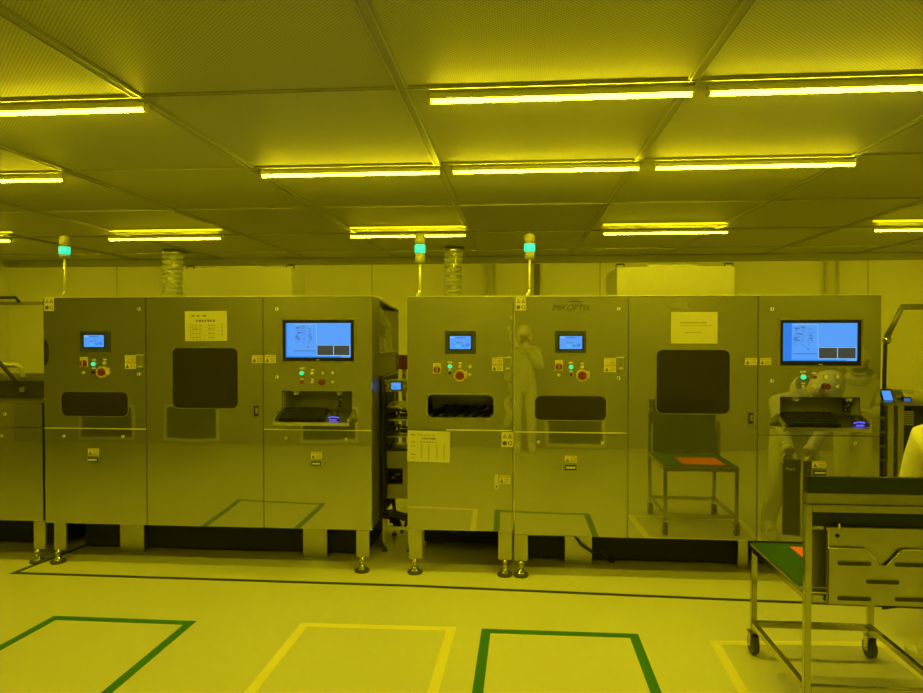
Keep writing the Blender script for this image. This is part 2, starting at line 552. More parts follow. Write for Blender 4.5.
def flush_latch(par, rect):
    x0, x1, z0, z1 = R(*rect)
    w, h = x1 - x0, z1 - z0
    b = MB().box(x0, x1, FY - .004, FY + .001, z0, z1, 'dull_steel', .0015)
    b.box(x0 + .25 * w, x1 - .25 * w, FY - .006, FY - .003, z0 + .14 * h, z1 - .14 * h, 'black_plastic')
    b.box(x0 + .4 * w, x1 - .3 * w, FY - .010, FY - .005, z0 + .3 * h, z1 - .25 * h, 'steel', .001)
    b.build('flush_latch', par)

def paddle_latch(par, rect):
    x0, x1, z0, z1 = R(*rect)
    b = MB().box(x0, x1, FY - .004, FY + .001, z0, z1, 'steel', .0015)
    b.box(x0 + .012, x1 - .004, FY - .009, FY - .003, z0 + .02, z1 - .006, 'dull_steel', .002)
    b.box(x0, x1, FY - .012, FY + .001, z1 - .006, z1, 'polished_bar')
    b.box(x0 + .016, x1 - .012, FY - .014, FY - .006, z0 + .006, z0 + .016, 'polished_bar')
    b.build('paddle_latch', par)

def pull(par, rect):
    """drawer pull: plate with a recessed bright bar"""
    x0, x1, z0, z1 = R(*rect)
    h = z1 - z0
    b = MB().box(x0, x1, FY - .004, FY + .001, z0, z1, 'steel', .0015)
    b.box(x0 + .012, x1 - .012, FY - .006, FY - .003, z0 + .15 * h, z1 - .2 * h, 'dark_interior')
    b.box(x0 + .018, x1 - .018, FY - .016, FY - .005, z0 + .35 * h, z0 + .62 * h, 'polished_bar', .001)
    b.build('pull_handle', par)

def screw(par, px, py):
    c = wp(px, py)
    MB().cyl((c.x, FY + .001, c.z), (c.x, FY - .005, c.z), .010, 'polished_bar', 12).cyl((c.x, FY - .005, c.z), (c.x, FY - .0065, c.z), .004, 'black_plastic', 6).build('screw', par)

def window(par, rect, rad=.04, name='viewing_window'):
    x0, x1, z0, z1 = R(*rect)
    rad = min(rad, (z1 - z0) * .4)
    b = MB().rrect(x0, x1, z0, z1, rad, FY - .003, FY + .001, 'smoked_glass')
    b.ring(rr(x0 - .006, x1 + .006, z0 - .006, z1 + .006, rad + .006), rr(x0, x1, z0, z1, rad), FY - .005, FY + .001, 'dull_steel')
    o = b.build(name, par)
    o['label'] = 'dark smoked window with rounded corners'

def notice(par, rect, style, tilt=0.0):
    x0, x1, z0, z1 = R(*rect)
    w, h = x1 - x0, z1 - z0
    rot = Matrix.Rotation(tilt, 3, 'Y') if tilt else None
    piv = ((x0 + x1) / 2, FY, (z0 + z1) / 2)
    b = MB().box(x0, x1, FY - .0012, FY + .0005, z0, z1, 'paper', 0, rot, piv)
    def q(a, c, d, e, m): b.box(x0 + a * w, x0 + c * w, FY - .0018, FY - .0008, z0 + d * h, z0 + e * h, m, 0, rot, piv)
    def words(a, c, d, e, m, n):
        s = (c - a) / n
        for k in range(n):
            q(a + s * k, a + s * (k + .45 + .4 * random.random()), d, e, m)
    if style == 'form':
        words(.15, .55, .82, .86, 'print_ink', 3); words(.27, .74, .64, .71, 'print_ink', 7)
        for z in (.5, .38, .24, .1):
            words(.17, .42, z, z + .04, 'print_faint', 3); words(.55, .72, z, z + .04, 'print_faint', 4)
            q(.13, .9, z - .045, z - .035, 'print_faint')
        q(.13, .14, .1, .6, 'print_faint'); q(.88, .89, .1, .6, 'print_faint')
    elif style == 'table':
        words(.08, .2, .85, .88, 'print_ink', 2); words(.24, .66, .85, .88, 'print_faint', 9); words(.34, .66, .73, .78, 'print_ink', 8)
        for z in (.62, .5, .22, .1):
            words(.08, .2, z, z + .03, 'print_faint', 2)
        for x in (.32, .49, .68, .85):
            for k in range(9):
                q(x, x + .03, .1 + .055 * k, .13 + .055 * k, 'print_faint')
        words(.3, .72, .62, .66, 'print_faint', 6)
    else:
        words(.2, .78, .64, .68, 'print_faint', 12); q(.18, .88, .565, .578, 'print_faint'); words(.3, .68, .33, .36, 'print_faint', 7)
    o = b.build('paper_notice', par)
    o['label'] = {'form': 'taped paper form with a heading and ruled lines', 'table': 'taped paper sheet with a printed table',
                  'plain': 'taped paper notice with two faint lines'}[style]

def monitor(par, flange, bez, scr):
    x0, x1, z0, z1 = R(*bez)
    f0, f1, g0, g1 = R(*flange)
    b = MB().ring([(f0, g0), (f1, g0), (f1, g1), (f0, g1)], [(x0, z0), (x1, z0), (x1, z1), (x0, z1)], FY - .006, FY + .001, 'dull_steel')
    b.build('monitor_flange', par)
    u0, u1, v0, v1 = R(*scr)
    b = MB().ring([(x0, z0), (x1, z0), (x1, z1), (x0, z1)], [(u0, v0), (u1, v0), (u1, v1), (u0, v1)], FY - .010, FY + .001, 'black_plastic')
    b.box((x0 + x1) / 2 - .012, (x0 + x1) / 2 + .012, FY - .0115, FY - .009, z0 + .006, z0 + .010, 'ivory_plastic')
    b.build('monitor_bezel', par)
    w, h = u1 - u0, v1 - v0
    s = MB().box(u0, u1, FY - .004, FY + .001, v0, v1, 'screen_blue')
    q = lambda a, c, d, e, m, up=0: s.box(u0 + a * w, u0 + c * w, FY - .0052 - up, FY - .0035, v0 + d * h, v0 + e * h, m)
    q(0, 1, 0, .035, 'screen_deep'); q(.86, .99, .01, .03, 'screen_pale')
    q(.48, .985, .05, .37, 'screen_pale')
    q(.487, .73, .07, .35, 'screen_dark', .0008); q(.742, .978, .07, .35, 'screen_dark', .0008)
    q(0, .02 if bez[0] < 400 else .12, .035, 1, 'screen_deep')
    q(.12 if bez[0] < 400 else .14, .46, .18, .2, 'screen_mark')
    for (a, c, d) in ((.16, .22, .85), (.24, .3, .88), (.36, .39, .66), (.38, .4, .52), (.33, .36, .3), (.14, .2, .55), (.2, .23, .53), (.18, .26, .7), (.15, .19, .6), (.36, .4, .58)):
        q(a, c, d, d + .03, 'screen_mark')
    for k in range(9):
        a = .15 + .03 * random.random()
        for n in range(3):
            q(a + n * .09, a + n * .09 + .02 + .04 * random.random(), .42 + k * .052, .432 + k * .052, 'screen_mark', -.0003)
    q(.47, .475, .38, .97, 'screen_pale'); q(.13, .46, .95, .965, 'screen_pale'); q(.48, .98, .375, .385, 'screen_deep')
    s.build('monitor_screen', par)

def door(root, rect_x, z, name='door_panel', hole=None, Y=0.0, mat_='door_steel'):
    (x0, x1), (z0, z1) = rect_x, z
    g = .0025
    x0 += g; x1 -= g; z0 += g; z1 -= g
    b = MB()
    if hole is None:
        b.box(x0, x1, Y, Y + .022, z0, z1, mat_, .0015)
    else:
        h0, h1, k0, k1 = hole
        P = [(x0, z0), (x1, z0), (x1, z1), (x0, z1)]
        b.ring(P, [(h0, k0), (h1, k0), (h1, k1), (h0, k1)], Y, Y + .022, mat_)
    return b.build(name, root)

def foot(root, px, py_block, py_pad, x=None, y=None, name='levelling_foot', zt=.3):
    """square leg with a threaded stem and a round pad"""
    y = .047 if py_pad < 590 else .09
    y = max(-.02, min(.047, fp(px, py_pad).y))
    c = wp(px, py_block, y)
    x = c.x
    zb = c.z
    b = MB().box(x - .045, x + .045, y - .045 if y > .046 else .002, y + .045, zb, zt, 'steel', .003)
    b.build('square_leg', root)
    s = MB().cyl((x, y, .03), (x, y, zb + .01), .011, 'bright_steel', 12)
    s.cyl((x, y, zb - .02), (x, y, zb), .02, 'steel', 6)
    s.lathe((x, y, 0), [(.049, .001), (.052, .008), (.049, .014), (.03, .018)], 'rubber', 24)
    s.lathe((x, y, 0), [(.034, .017), (.026, .024), (.02, .04), (.012, .05)], 'bright_steel', 20)
    s.build(name, root)

def carcass(root, x0, x1, z0, z1, depth, mat_='cabinet_side', niche=None):
    """body behind the doors; niche = (x0,x1,z0,z1,depth) leaves an opening at the front"""
    b = MB()
    e = .004
    if niche is None:
        b.box(x0 + e, x1 - e, .0225, depth, z0 + e, z1, mat_, .003)
    else:
        n0, n1, m0, m1, nd = niche
        b.box(x0 + e, n0, .0225, nd, z0 + e, z1, mat_); b.box(n1, x1 - e, .0225, nd, z0 + e, z1, mat_)
        b.box(n0, n1, .0225, nd, z0 + e, m0, mat_); b.box(n0, n1, .0225, nd, m1, z1, mat_)
        b.box(x0 + e, x1 - e, nd, depth, z0 + e, z1, mat_)
    return b.build('cabinet_body', root)

def X(px, py=420): return wp(px, py).x

def keyboard_niche(par, rect, tray, mouse_px, mouse_label, key_label, cord_px):
    """the shelf under the monitor with its tray lip (part), keyboard and mouse (things)"""
    x0, x1, z0, z1 = R(*rect)
    t0, t1, u0, u1 = R(*tray)
    zt = z0 + .022
    TILT = .40
    lip = MB()
    rt_, pv_ = Matrix.Rotation(TILT, 3, 'X'), (0, 0, zt)
    def lb(*a, **k): lip.box(*a, k.get('m', 'steel'), .001, rt_, pv_)
    lb(x0 + .003, x1 - .003, -.13, .035, zt - .012, zt)
    lb(x0 - .02, x1 + .01, -.138, -.128, zt - .022, zt + .004)
    for xx in (x0 - .012, x1 + .002):
        lb(xx - .004, xx + .006, -.13, -.005, zt - .012, zt + .026, m='bright_steel')
    lip.build('keyboard_tray', par)
    k = thing('keyboard', ((x0 + x1) / 2 - .03, 0, zt), key_label, 'keyboard', 'keyboards on the pull-out trays')
    kx0, kx1 = x0 + .012, x1 - .165
    k.rotation_euler = (TILT, 0, 0)
    MB().box(kx0, kx1, -.122, .028, zt + .001, zt + .018, 'black_plastic', .003).build('case', k)
    keys = MB()
    n = 16
    w = (kx1 - kx0 - .02) / n
    for r in range(5):
        for c in range(n):
            if r == 0 and 4 <= c < 9:
                if c == 4:
                    keys.box(kx0 + .01 + c * w, kx0 + .01 + (c + 5) * w - .002, -.115, -.093, zt + .017, zt + .024, 'key_plastic', .001)
                continue
            keys.box(kx0 + .01 + c * w, kx0 + .01 + (c + 1) * w - .003, -.115 + r * .0285, -.091 + r * .0285, zt + .017, zt + .024 + r * .002, 'key_plastic')
    keys.build('keys', k)
    mx = wp(mouse_px[0], mouse_px[1], -.07).x
    m = thing('mouse', (mx, 0, zt), mouse_label, 'computer mouse', 'mice on the keyboard trays')
    m.rotation_euler = (TILT, 0, 0)
    MB().sphere((mx, -.055, zt + .0235), .03, 'black_plastic', .95, 1.5, .75).build('shell', m)
    g = MB()
    g.box(mx - .026, mx + .026, -.104, -.099, zt + .002, zt + .008, 'mouse_glow', .002)
    g.path([(mx - .034, -.09, zt + .012), (mx - .024, -.098, zt + .022), (mx, -.1, zt + .027), (mx + .024, -.098, zt + .022), (mx + .034, -.085, zt + .014)], .0035, 'mouse_glow', 6)
    gl = g.build('light_strip', m); gl['label'] = 'blue glowing light strip'
    cx = wp(cord_px, 400, .12).x
    top = z1 - .02
    pts = [(cx + .012 * math.sin(k * 1.7), .10 + .01 * math.cos(k * 2.1), top - (top - zt - .03) * k / 12) for k in range(13)]
    cd = MB().path(pts, .005, 'hose_black', 6).path([(p[0] + .018, p[1] - .01, p[2]) for p in pts[2:]], .004, 'hose_black', 6)
    for k in (2, 5, 7, 10):
        cd.sphere((pts[k][0] + .01, pts[k][1] - .012, pts[k][2]), .009, 'bright_steel', 1, .6, .8, 8, 6)
    tag(cd.build('hanging_cable'), 'tangled dark cable hanging down at the back of the niche above the ' + ('left' if cord_px < 500 else 'right') + ' computer mouse', 'cable')
    MB().box(x0, x1, .238, .2495, z0, z1, 'niche_liner').box(x0 - .0005, x0 + .004, .023, .238, z0, z1, 'niche_liner').box(x1 - .004, x1 + .0005, .023, .238, z0, z1, 'niche_liner').box(x0, x1, .023, .238, z1 - .004, z1 + .0005, 'niche_liner').build('niche_liner', par)
    # two little brackets under the niche roof
    br = MB()
    for p in (rect[0] + 15, rect[2] - 12):
        bx = wp(p, 395, .05).x
        br.box(bx - .02, bx + .02, .03, .06, z1 - .03, z1 - .001, 'steel', .002)
        br.cyl((bx, .03, z1 - .02), (bx, .02, z1 - .02), .008, 'bright_steel', 10)
    br.build('bracket', par)

# =================================================================== machine A (left three-door block)
ZT1 = wp(210, 297).z; ZB1 = wp(210, 527).z
DEP = 1.5
mA = thing('processing_machine', ((X(44) + X(372)) / 2, .7, 0), 'long stainless three-door machine on the left with a wide blue monitor', 'machine')
xa = [X(44), X(146.5), X(263.5), X(372)]
nA = R(282, 391, 352, 416)
carcass(mA, xa[0], xa[3], ZB1, ZT1, .26, niche=(nA[0], nA[1], nA[2], nA[3], .25))
DEP = 1.06
zlow = wp(388, 378, .4).z
MB().box(xa[0] + .004, xa[3] - .19, .26, DEP, ZB1 + .004, ZT1, 'cabinet_side', .003).build('rear_body', mA)
MB().box(xa[3] - .19, xa[3] - .004, .26, DEP, ZB1 + .004, zlow, 'chassis', .003).build('side_panel', mA)  # dark colour stands in for the shadow on the lower flank
zs = wp(95, 428.5).z
MB().box(xa[0], xa[3], .002, .4, ZT1, ZT1 + .008, 'polished_bar', .002).build('top_rim', mA)
# column 1
d = door(mA, (xa[0], xa[1]), (zs, ZT1), 'upper_door')
icon_label(d, (44.5, 297.5, 54, 311)); hmi(d, (81, 331, 110, 352), (85, 335, 105, 347)); switch(d, (80, 357, 88, 367))
button(d, 94, 364, .014, 'lamp_green', label='lit green push button'); button(d, 105, 363, .012, 'ivory_plastic')
button(d, 84, 372.5, .009, 'ivory_plastic', tagplate=False); button(d, 94, 372, .013, 'black_plastic'); estop(d, 103, 372)
warn_label(d, (125, 355, 136, 369), 1); lock(d, 139, 309); paddle_latch(d, (136.5, 354.5, 144, 368)); lock(d, 139, 374)
window(d, (62, 392, 128, 416))
h = MB(); x = xa[0] + .012
h.path([(x, -.001, wp(46, 340).z), (x + .01, -.012, wp(46, 345).z), (x + .012, -.014, wp(46, 352).z), (x + .01, -.012, wp(46, 360).z), (x, -.001, wp(46, 365).z)], .006, 'black_plastic'); h.build('grip', d)
d = door(mA, (xa[0], xa[1]), (ZB1, zs), 'lower_panel')
screw(d, 64, 436); screw(d, 123, 436.5); warn_label(d, (88, 448.5, 99, 455.5)); pull(d, (87, 456, 100, 463))
# column 2
d = door(mA, (xa[1], xa[2]), (ZB1, ZT1), 'tall_door')
notice(d, (185, 311, 227, 341), 'form', -.008); window(d, (173, 348, 238, 408)); warn_label(d, (252, 355, 263, 363)); flush_latch(d, (252, 404, 261, 418))
# column 3
zs3 = wp(318, 430).z
d = door(mA, (xa[2], xa[3]), (zs3, ZT1), 'monitor_panel', hole=nA)
warn_label(d, (265, 355, 276, 363)); monitor(d, (281, 318, 357, 363), (283, 320, 354, 361), (286, 323, 351, 357.5)); lock(d, 277, 309); lock(d, 277, 377)
button(d, 302, 373, .015, 'lamp_green', label='lit green push button'); button(d, 312.5, 373, .011, 'ivory_plastic'); button(d, 323, 373, .010, 'ivory_plastic', tagplate=False); button(d, 333, 373, .010, 'ivory_plastic', tagplate=False)
button(d, 302, 382, .010, 'red_plastic'); button(d, 312.5, 382, .009, 'ivory_plastic'); estop(d, 322, 382, False); button(d, 333, 382, .009, 'ivory_plastic', tagplate=False)
keyboard_niche(mA, (282, 391, 352, 416), (278, 412, 352, 424), (334, 421), 'blue-lit computer mouse on the left machine keyboard tray', 'black keyboard on the tray below the left blue monitor', 339)
d = door(mA, (xa[2], xa[3]), (ZB1, zs3), 'lower_panel')
screw(d, 286, 438); screw(d, 346, 439); warn_label(d, (311, 452, 322, 459)); pull(d, (310, 460, 323, 466.5))
MB().box(xa[0] + .1, xa[3] - .1, .30, 1.05, .02, ZB1 - .002, 'dark_interior', .004).build('shade_block', mA)  # dark block added to make the shade under the machine
foot(mA, 58, 551, 565, zt=ZB1 + .001); foot(mA, 362, 558, 573, zt=ZB1 + .001)
for px0, px1, a, b_ in ((120, 144, 528, 554), (303, 327, 532, 560)):
    q = R(px0, a, px1, b_, .24)
    MB().box(q[0], q[1], .24, .299, q[2], ZB1 + .001, 'steel', .003).box(q[0] + .02, q[1] - .02, .26, .29, 0.0, q[2], 'chassis').build('support_block', mA)

# =================================================================== machine B (narrow, right of the gap)
ZT2 = wp(460, 297).z; ZB2 = wp(460, 531).z
mB = thing('etching_machine', ((X(407) + X(513)) / 2, .7, 0), 'narrow stainless machine right of the gap with a taped table sheet on it', 'machine')
xb = [X(407), X(513)]
nB = R(427, 394.5, 494, 418)
carcass(mB, xb[0], xb[1], ZB2, ZT2, DEP, niche=(nB[0] - .02, nB[1] + .02, nB[2] - .05, nB[3] + .02, .45))
MB().box(xb[0], xb[1], .002, .4, ZT2, ZT2 + .008, 'polished_bar', .002).build('top_rim', mB)
zb_ = wp(460, 430).z
d = door(mB, xb, (zb_, ZT2), 'upper_door', hole=nB, mat_='door_steel_warped')
hmi(d, (445, 331, 476, 354), (450, 336, 471, 349)); switch(d, (433, 363, 441, 374)); button(d, 450, 366.5, .014, 'lamp_green', label='lit green push button'); button(d, 460, 366.5, .011, 'ivory_plastic'); button(d, 470, 366.5, .011, 'ivory_plastic', tagplate=False)
button(d, 450, 373, .010, 'black_plastic'); estop(d, 460, 375.5); button(d, 470, 374.5, .010, 'ivory_plastic', tagplate=False)
warn_label(d, (492, 357.5, 503, 371), 1); paddle_latch(d, (503.5, 357, 511, 370))
r_ = .035
w_ = MB().ring(rr(nB[0] - .008, nB[1] + .008, nB[2] - .008, nB[3] + .008, r_ + .008), rr(nB[0] + .004, nB[1] - .004, nB[2] + .004, nB[3] - .004, r_), -.006, .024, 'dull_steel')
w_.build('window_frame', d)
rl = MB()
for k in range(7):
    t = k / 6
    x = nB[0] + .05 + t * (nB[1] - nB[0] - .03)
    rl.cyl((x - .06, .10, nB[2] - .01), (x + .05, .34, nB[2] + .045), .016, 'polished_bar', 10)
rl.box(nB[0] - .015, nB[1] + .015, .05, .44, nB[2] - .045, nB[2] - .02, 'chassis'); rl.build('transport_roller', mB)
fin = rr(nB[0] + .003, nB[1] - .003, nB[2] + .003, nB[3] - .003, .034)
MB().prism(fin, .008, .012, 'acrylic').build('window_pane', d)
d = door(mB, xb, (ZB2, zb_), 'lower_panel')
icon_label(d, (501.5, 432, 513, 447)); notice(d, (407.5, 431, 450, 462), 'table', .02); warn_label(d, (499.5, 475.5, 510, 484))
q = R(494.5, 474, 498.5, 488.5)
b = MB().rrect(q[0], q[1], q[2], q[3], .01, -.008, .001, 'bright_steel', 4); b.cyl(((q[0] + q[1]) / 2, -.008, q[3] - .02), ((q[0] + q[1]) / 2, -.014, q[3] - .02), .008, 'bright_steel', 10); b.cyl(((q[0] + q[1]) / 2, -.008, q[2] + .015), ((q[0] + q[1]) / 2, -.010, q[2] + .015), .006, 'black_plastic', 10)
b.build('swing_latch', d)
MB().box(xb[0] + .03, xb[1] - .03, .62, 1.3, .02, ZB2 - .002, 'dark_interior', .004).build('shade_block', mB)  # dark block standing in for the shade below machine B
foot(mB, 415, 560, 574, zt=ZB2 + .001); foot(mB, 505, 561, 577, zt=ZB2 + .001)
hs = MB()
for k in range(7):
    a = wp(435 + k * 11, 532, .5); c = wp(452 + k * 9, 556, .5)
    hs.path([(a.x, .42 + .015 * k, ZB2 - .01), ((a.x + c.x) / 2 + .04, .46, .22), (c.x, .5, .13), (min(c.x + .12, xb[1] - .06), .55, .10), (min(c.x + .16, xb[1] - .03), .6, .12)], .014, 'hose_black', 8)
hs.build('drain_hose', mB)

# =================================================================== machine C (right three-door block)
ZT3 = wp(690, 296).z; ZB3 = wp(640, 538.5).z
mC = thing('inspection_machine', ((X(514) + X(880)) / 2, .7, 0), 'long stainless three-door machine on the right with brand lettering above its small screen', 'machine')
xc = [X(514.5), X(628), X(757.5), X(880.5)]
nC = R(780, 397, 860, 421)
carcass(mC, xc[0], xc[3], ZB3, ZT3, DEP, niche=(nC[0], nC[1], nC[2], nC[3], .25))
MB().box(xc[0], xc[3], .002, .4, ZT3, ZT3 + .008, 'polished_bar', .002).build('top_rim', mC)
z1 = wp(570, 432.5).z
d = door(mC, (xc[0], xc[1]), (z1, ZT3), 'upper_door')
icon_label(d, (515.5, 297.5, 526, 310.5)); hmi(d, (555, 331, 586, 353), (559.5, 336, 582, 349)); switch(d, (555, 360, 563, 371))
button(d, 571, 367, .014, 'lamp_green', label='lit green push button'); button(d, 582, 367, .011, 'ivory_plastic'); button(d, 559, 375, .010, 'ivory_plastic', tagplate=False); button(d, 571, 374.5, .010, 'black_plastic'); estop(d, 582, 375.5)
warn_label(d, (604, 358, 616, 372), 1); paddle_latch(d, (616.5, 357, 624, 370)); lock(d, 618.5, 309); lock(d, 618.5, 378)
window(d, (535, 396, 606, 420))
def seam(root, x0, x1, z):
    MB().box(x0 + .004, x1 - .004, -.006, .004, z - .0028, z + .0028, 'polished_bar').build('seam_strip', root)
seam(mA, xa[0], xa[1], zs); seam(mA, xa[2], xa[3], zs3); seam(mB, xb[0] + .26, xb[1], zb_); seam(mC, xc[0], xc[1], z1)
# lettering and swoosh
def text_mesh(s, size, m, name, par, x, z, y, shear=.25, width=None):
    cu = bpy.data.curves.new(name, 'FONT')
    cu.body = s; cu.size = size; cu.shear = shear; cu.extrude = .0008; cu.align_x = 'LEFT'; cu.offset = -.004 * size; cu.space_character = 1.05
    to = bpy.data.objects.new(name, cu)
    COL.objects.link(to)
    bpy.context.view_layer.update()
    me = bpy.data.meshes.new_from_object(to.evaluated_get(bpy.context.evaluated_depsgraph_get()))
    bpy.data.objects.remove(to)
    w = max(v.co.x for v in me.vertices) - min(v.co.x for v in me.vertices)
    k = (width / w) if width else 1
    pl = par; off = Vector((0, 0, 0))
    while pl is not None:
        off += Vector(pl.location); pl = pl.parent
    for v in me.vertices:
        v.co = Vector((x + v.co.x * k, y - v.co.z, z + v.co.y)) - off
    me.materials.clear(); me.materials.append(MATS[m])
    o = bpy.data.objects.new(name, me); COL.objects.link(o); o.parent = par
    return o
q = R(552, 304.5, 590.5, 310.5)
text_mesh('MIKOPTIK', (q[3] - q[2]) * 1.42, 'print_ink', 'brand_lettering', d, q[0], q[2], -.0012, .3, q[1] - q[0])
s0, s1, s2, s3 = R(567, 300.5, 583, 303)
MB().prism([(s0, s2 + .003), (s0 + .03, s3 - .004), (s0 + .06, s3), (s1, s3 - .008), (s1, s2 + .004), (s0 + .06, s3 - .009), (s0 + .03, s3 - .010)], -.0012, .0005, 'print_ink').build('brand_swoosh', d)
d = door(mC, (xc[0], xc[1]), (ZB3, z1), 'lower_panel')
screw(d, 538.5, 442); screw(d, 602.5, 443); warn_label(d, (565, 456, 577, 462.5)); pull(d, (563, 463.5, 578, 471))
d = door(mC, (xc[1], xc[2]), (ZB3, ZT3), 'tall_door')
notice(d, (671, 312, 717.5, 343.5), 'plain'); window(d, (656.5, 350, 729.5, 413.5)); warn_label(d, (745, 358, 757, 365)); flush_latch(d, (746, 411, 755, 425.5))
q = R(669, 302.5, 687.5, 308.5)
MB().box(q[0], q[1], -.002, .001, q[2], q[3], 'dull_steel', .0008).box(q[0] + .06, q[1], -.003, .0, q[2], q[2] + .004, 'bright_steel').build('reflection_plate', d)  # small plate painted in for a reflection in the door steel
z3 = wp(818, 435.5).z
d = door(mC, (xc[2], xc[3]), (z3, ZT3), 'monitor_panel', hole=nC)
warn_label(d, (760, 358, 771, 365)); monitor(d, (777.5, 318, 863, 367.5), (780, 320, 860.5, 365.5), (782.5, 323, 857, 361)); lock(d, 772, 309); lock(d, 772, 381)
button(d, 803, 377, .016, 'lamp_green', label='lit green push button'); button(d, 814, 377, .012, 'red_plastic'); button(d, 825.5, 377, .011, 'ivory_plastic', tagplate=False); button(d, 837, 377, .011, 'ivory_plastic', tagplate=False)
button(d, 803, 386.5, .010, 'ivory_plastic'); button(d, 814, 386.5, .010, 'ivory_plastic'); estop(d, 826, 386.5, False); button(d, 837, 386.5, .010, 'ivory_plastic', tagplate=False)
keyboard_niche(mC, (780, 397, 860, 421), (780, 418, 861, 430), (858, 427), 'blue-lit computer mouse on the right machine keyboard tray', 'black keyboard on the tray below the right blue monitor', 843)
d = door(mC, (xc[2], xc[3]), (ZB3, z3), 'lower_panel')
screw(d, 784, 443); screw(d, 855, 443); warn_label(d, (812, 461, 826, 468)); pull(d, (811, 469, 827, 476))
MB().box(xc[0] + .1, xc[3] - .05, .30, 1.3, .02, ZB3 - .002, 'dark_interior', .004).build('shade_block', mC)  # dark block standing in for the shade below machine C
foot(mC, 521, 562, 577, zt=ZB3 + .001); foot(mC, 872, 575, 592, zt=ZB3 + .001)
for px0, px1, a, b_ in ((565, 592, 538, 568), (738, 748, 540, 575)):
    q = R(px0, a, px1, b_, .24)
    MB().box(q[0], q[1], .24, .299, q[2], ZB3 + .001, 'steel', .003).box(q[0] + .01, q[1] - .01, .26, .29, 0.0, q[2], 'chassis').build('support_block', mC)
a = wp(570, 540, .2); c = wp(592, 553, .2)
MB().path([(a.x, .2, ZB3 - .005), ((a.x + c.x) / 2, .2, (a.z + c.z) / 2 + .01), (c.x, .21, c.z), (c.x + .08, .23, .10), (c.x + .12, .25, .03), (c.x + .16, .27, .010)], .008, 'hose_black').build('power_lead', mC)

# =================================================================== things on the machine tops
def tower(px, base_y, top_y, Yd, ztop, label, segs):
    p = wp(px, base_y, Yd); t = wp(px, top_y, Yd)
    x, z0, z1 = p.x, ztop, t.z
    r = 5.2 * (D + Yd) / F
    r_ = thing('signal_tower', (x, Yd, z0), label, 'signal light', 'signal towers on the machine tops')
    b = MB().box(x - .05, x - .005, Yd - .02, Yd + .02, z0, z0 + .008, 'tower_pole', .002)
    b.path([(x - .028, Yd, z0 + .006), (x - .024, Yd, z0 + .03), (x - .008, Yd, z0 + .055), (x, Yd, z0 + .08)], .011, 'tower_pole', 10)
    b.build('bracket', r_)
    zl = wp(px, segs[0], Yd).z
    MB().cyl((x, Yd, z0 + .07), (x, Yd, zl), .009, 'tower_pole', 10).build('pole', r_)
    zg0, zg1 = wp(px, segs[1], Yd).z, wp(px, segs[2], Yd).z
    MB().lathe((x, Yd, 0), [(r * .7, zl - .01), (r * .95, zl), (r * .95, zg0)], 'tower_clear', 20).build('lamp_base', r_)
    g = MB().lathe((x, Yd, 0), [(r * 1.02, zg0), (r * 1.05, (zg0 + zg1) / 2), (r * 1.02, zg1)], 'tower_green', 20).build('green_lamp', r_)
    g['label'] = 'lit green lamp segment'
    MB().lathe((x, Yd, 0), [(r * .98, zg1), (r, (zg1 + z1) / 2), (r * .96, (zg1 + z1) / 2 + .002), (r * .98, z1 - .01), (r * .6, z1)], 'tower_clear', 20).build('unlit_lamp', r_)
tower(65, 296, 236, .5, ZT1, 'signal tower with lit green lamp on top of the left machine', (257, 254.5, 247))
tower(420, 296, 233, .5, ZT2, 'signal tower with lit green lamp on the narrow middle machine', (262, 253, 245))
tower(529.5, 296, 234, .5, ZT3, 'signal tower with lit green lamp above the brand lettering', (258, 252, 244))

def duct(px0, px1, ytop, Yd, label):
    a = wp(px0, 280, Yd); b = wp(px1, 280, Yd)
    x, r = (a.x + b.x) / 2, (b.x - a.x) / 2
    t = thing('exhaust_duct', (x, Yd, 0), label, 'duct', 'corrugated foil ducts to the ceiling')
    m = MB()
    zc = CEIL - .03
    prof = []
    n = int(zc / .03)
    for k in range(n + 1):
        z = .002 + (zc - .002) * k / n
        prof.append((r * (1 + (.09 if k % 2 else -.07)), z))
    m.lathe((x, Yd, 0), prof, 'foil', 28, False)
    o = m.build('corrugated_pipe', t)
    for v in o.data.vertices:
        v.co.x += .04 * math.sin(v.co.z * 2.1) * (1 if px0 < 300 else .5)
        f = 1 + .05 * math.sin(v.co.z * 23 + v.co.x * 31)
        rr_ = 1 + random.uniform(-.06, .06)
        v.co.x *= rr_; v.co.y *= rr_
        v.co.z += .006 * math.sin(math.atan2(v.co.y, v.co.x) * 7 + v.co.z * 40)
        v.co.x *= 1 + .03 * math.sin(v.co.z * 70 + math.atan2(v.co.y, v.co.x) * 3)
        v.co.y *= 1 + .03 * math.sin(v.co.z * 60 + math.atan2(v.co.y, v.co.x) * 5)
    MB().lathe((x, Yd, 0), [(r * 1.1, zc - .05), (r * 1.14, zc - .02), (r * 1.14, CEIL - .001)], 'steel', 28).build('collar', t)
DY = fp(460, 247, CEIL).y
DY = min(DY, YB - .8)
duct(166, 184, 248, DY, 'corrugated foil duct rising behind the left machine, next to the left rooftop box')
duct(446, 463, 246, DY, 'corrugated foil duct rising behind the narrow middle machine')

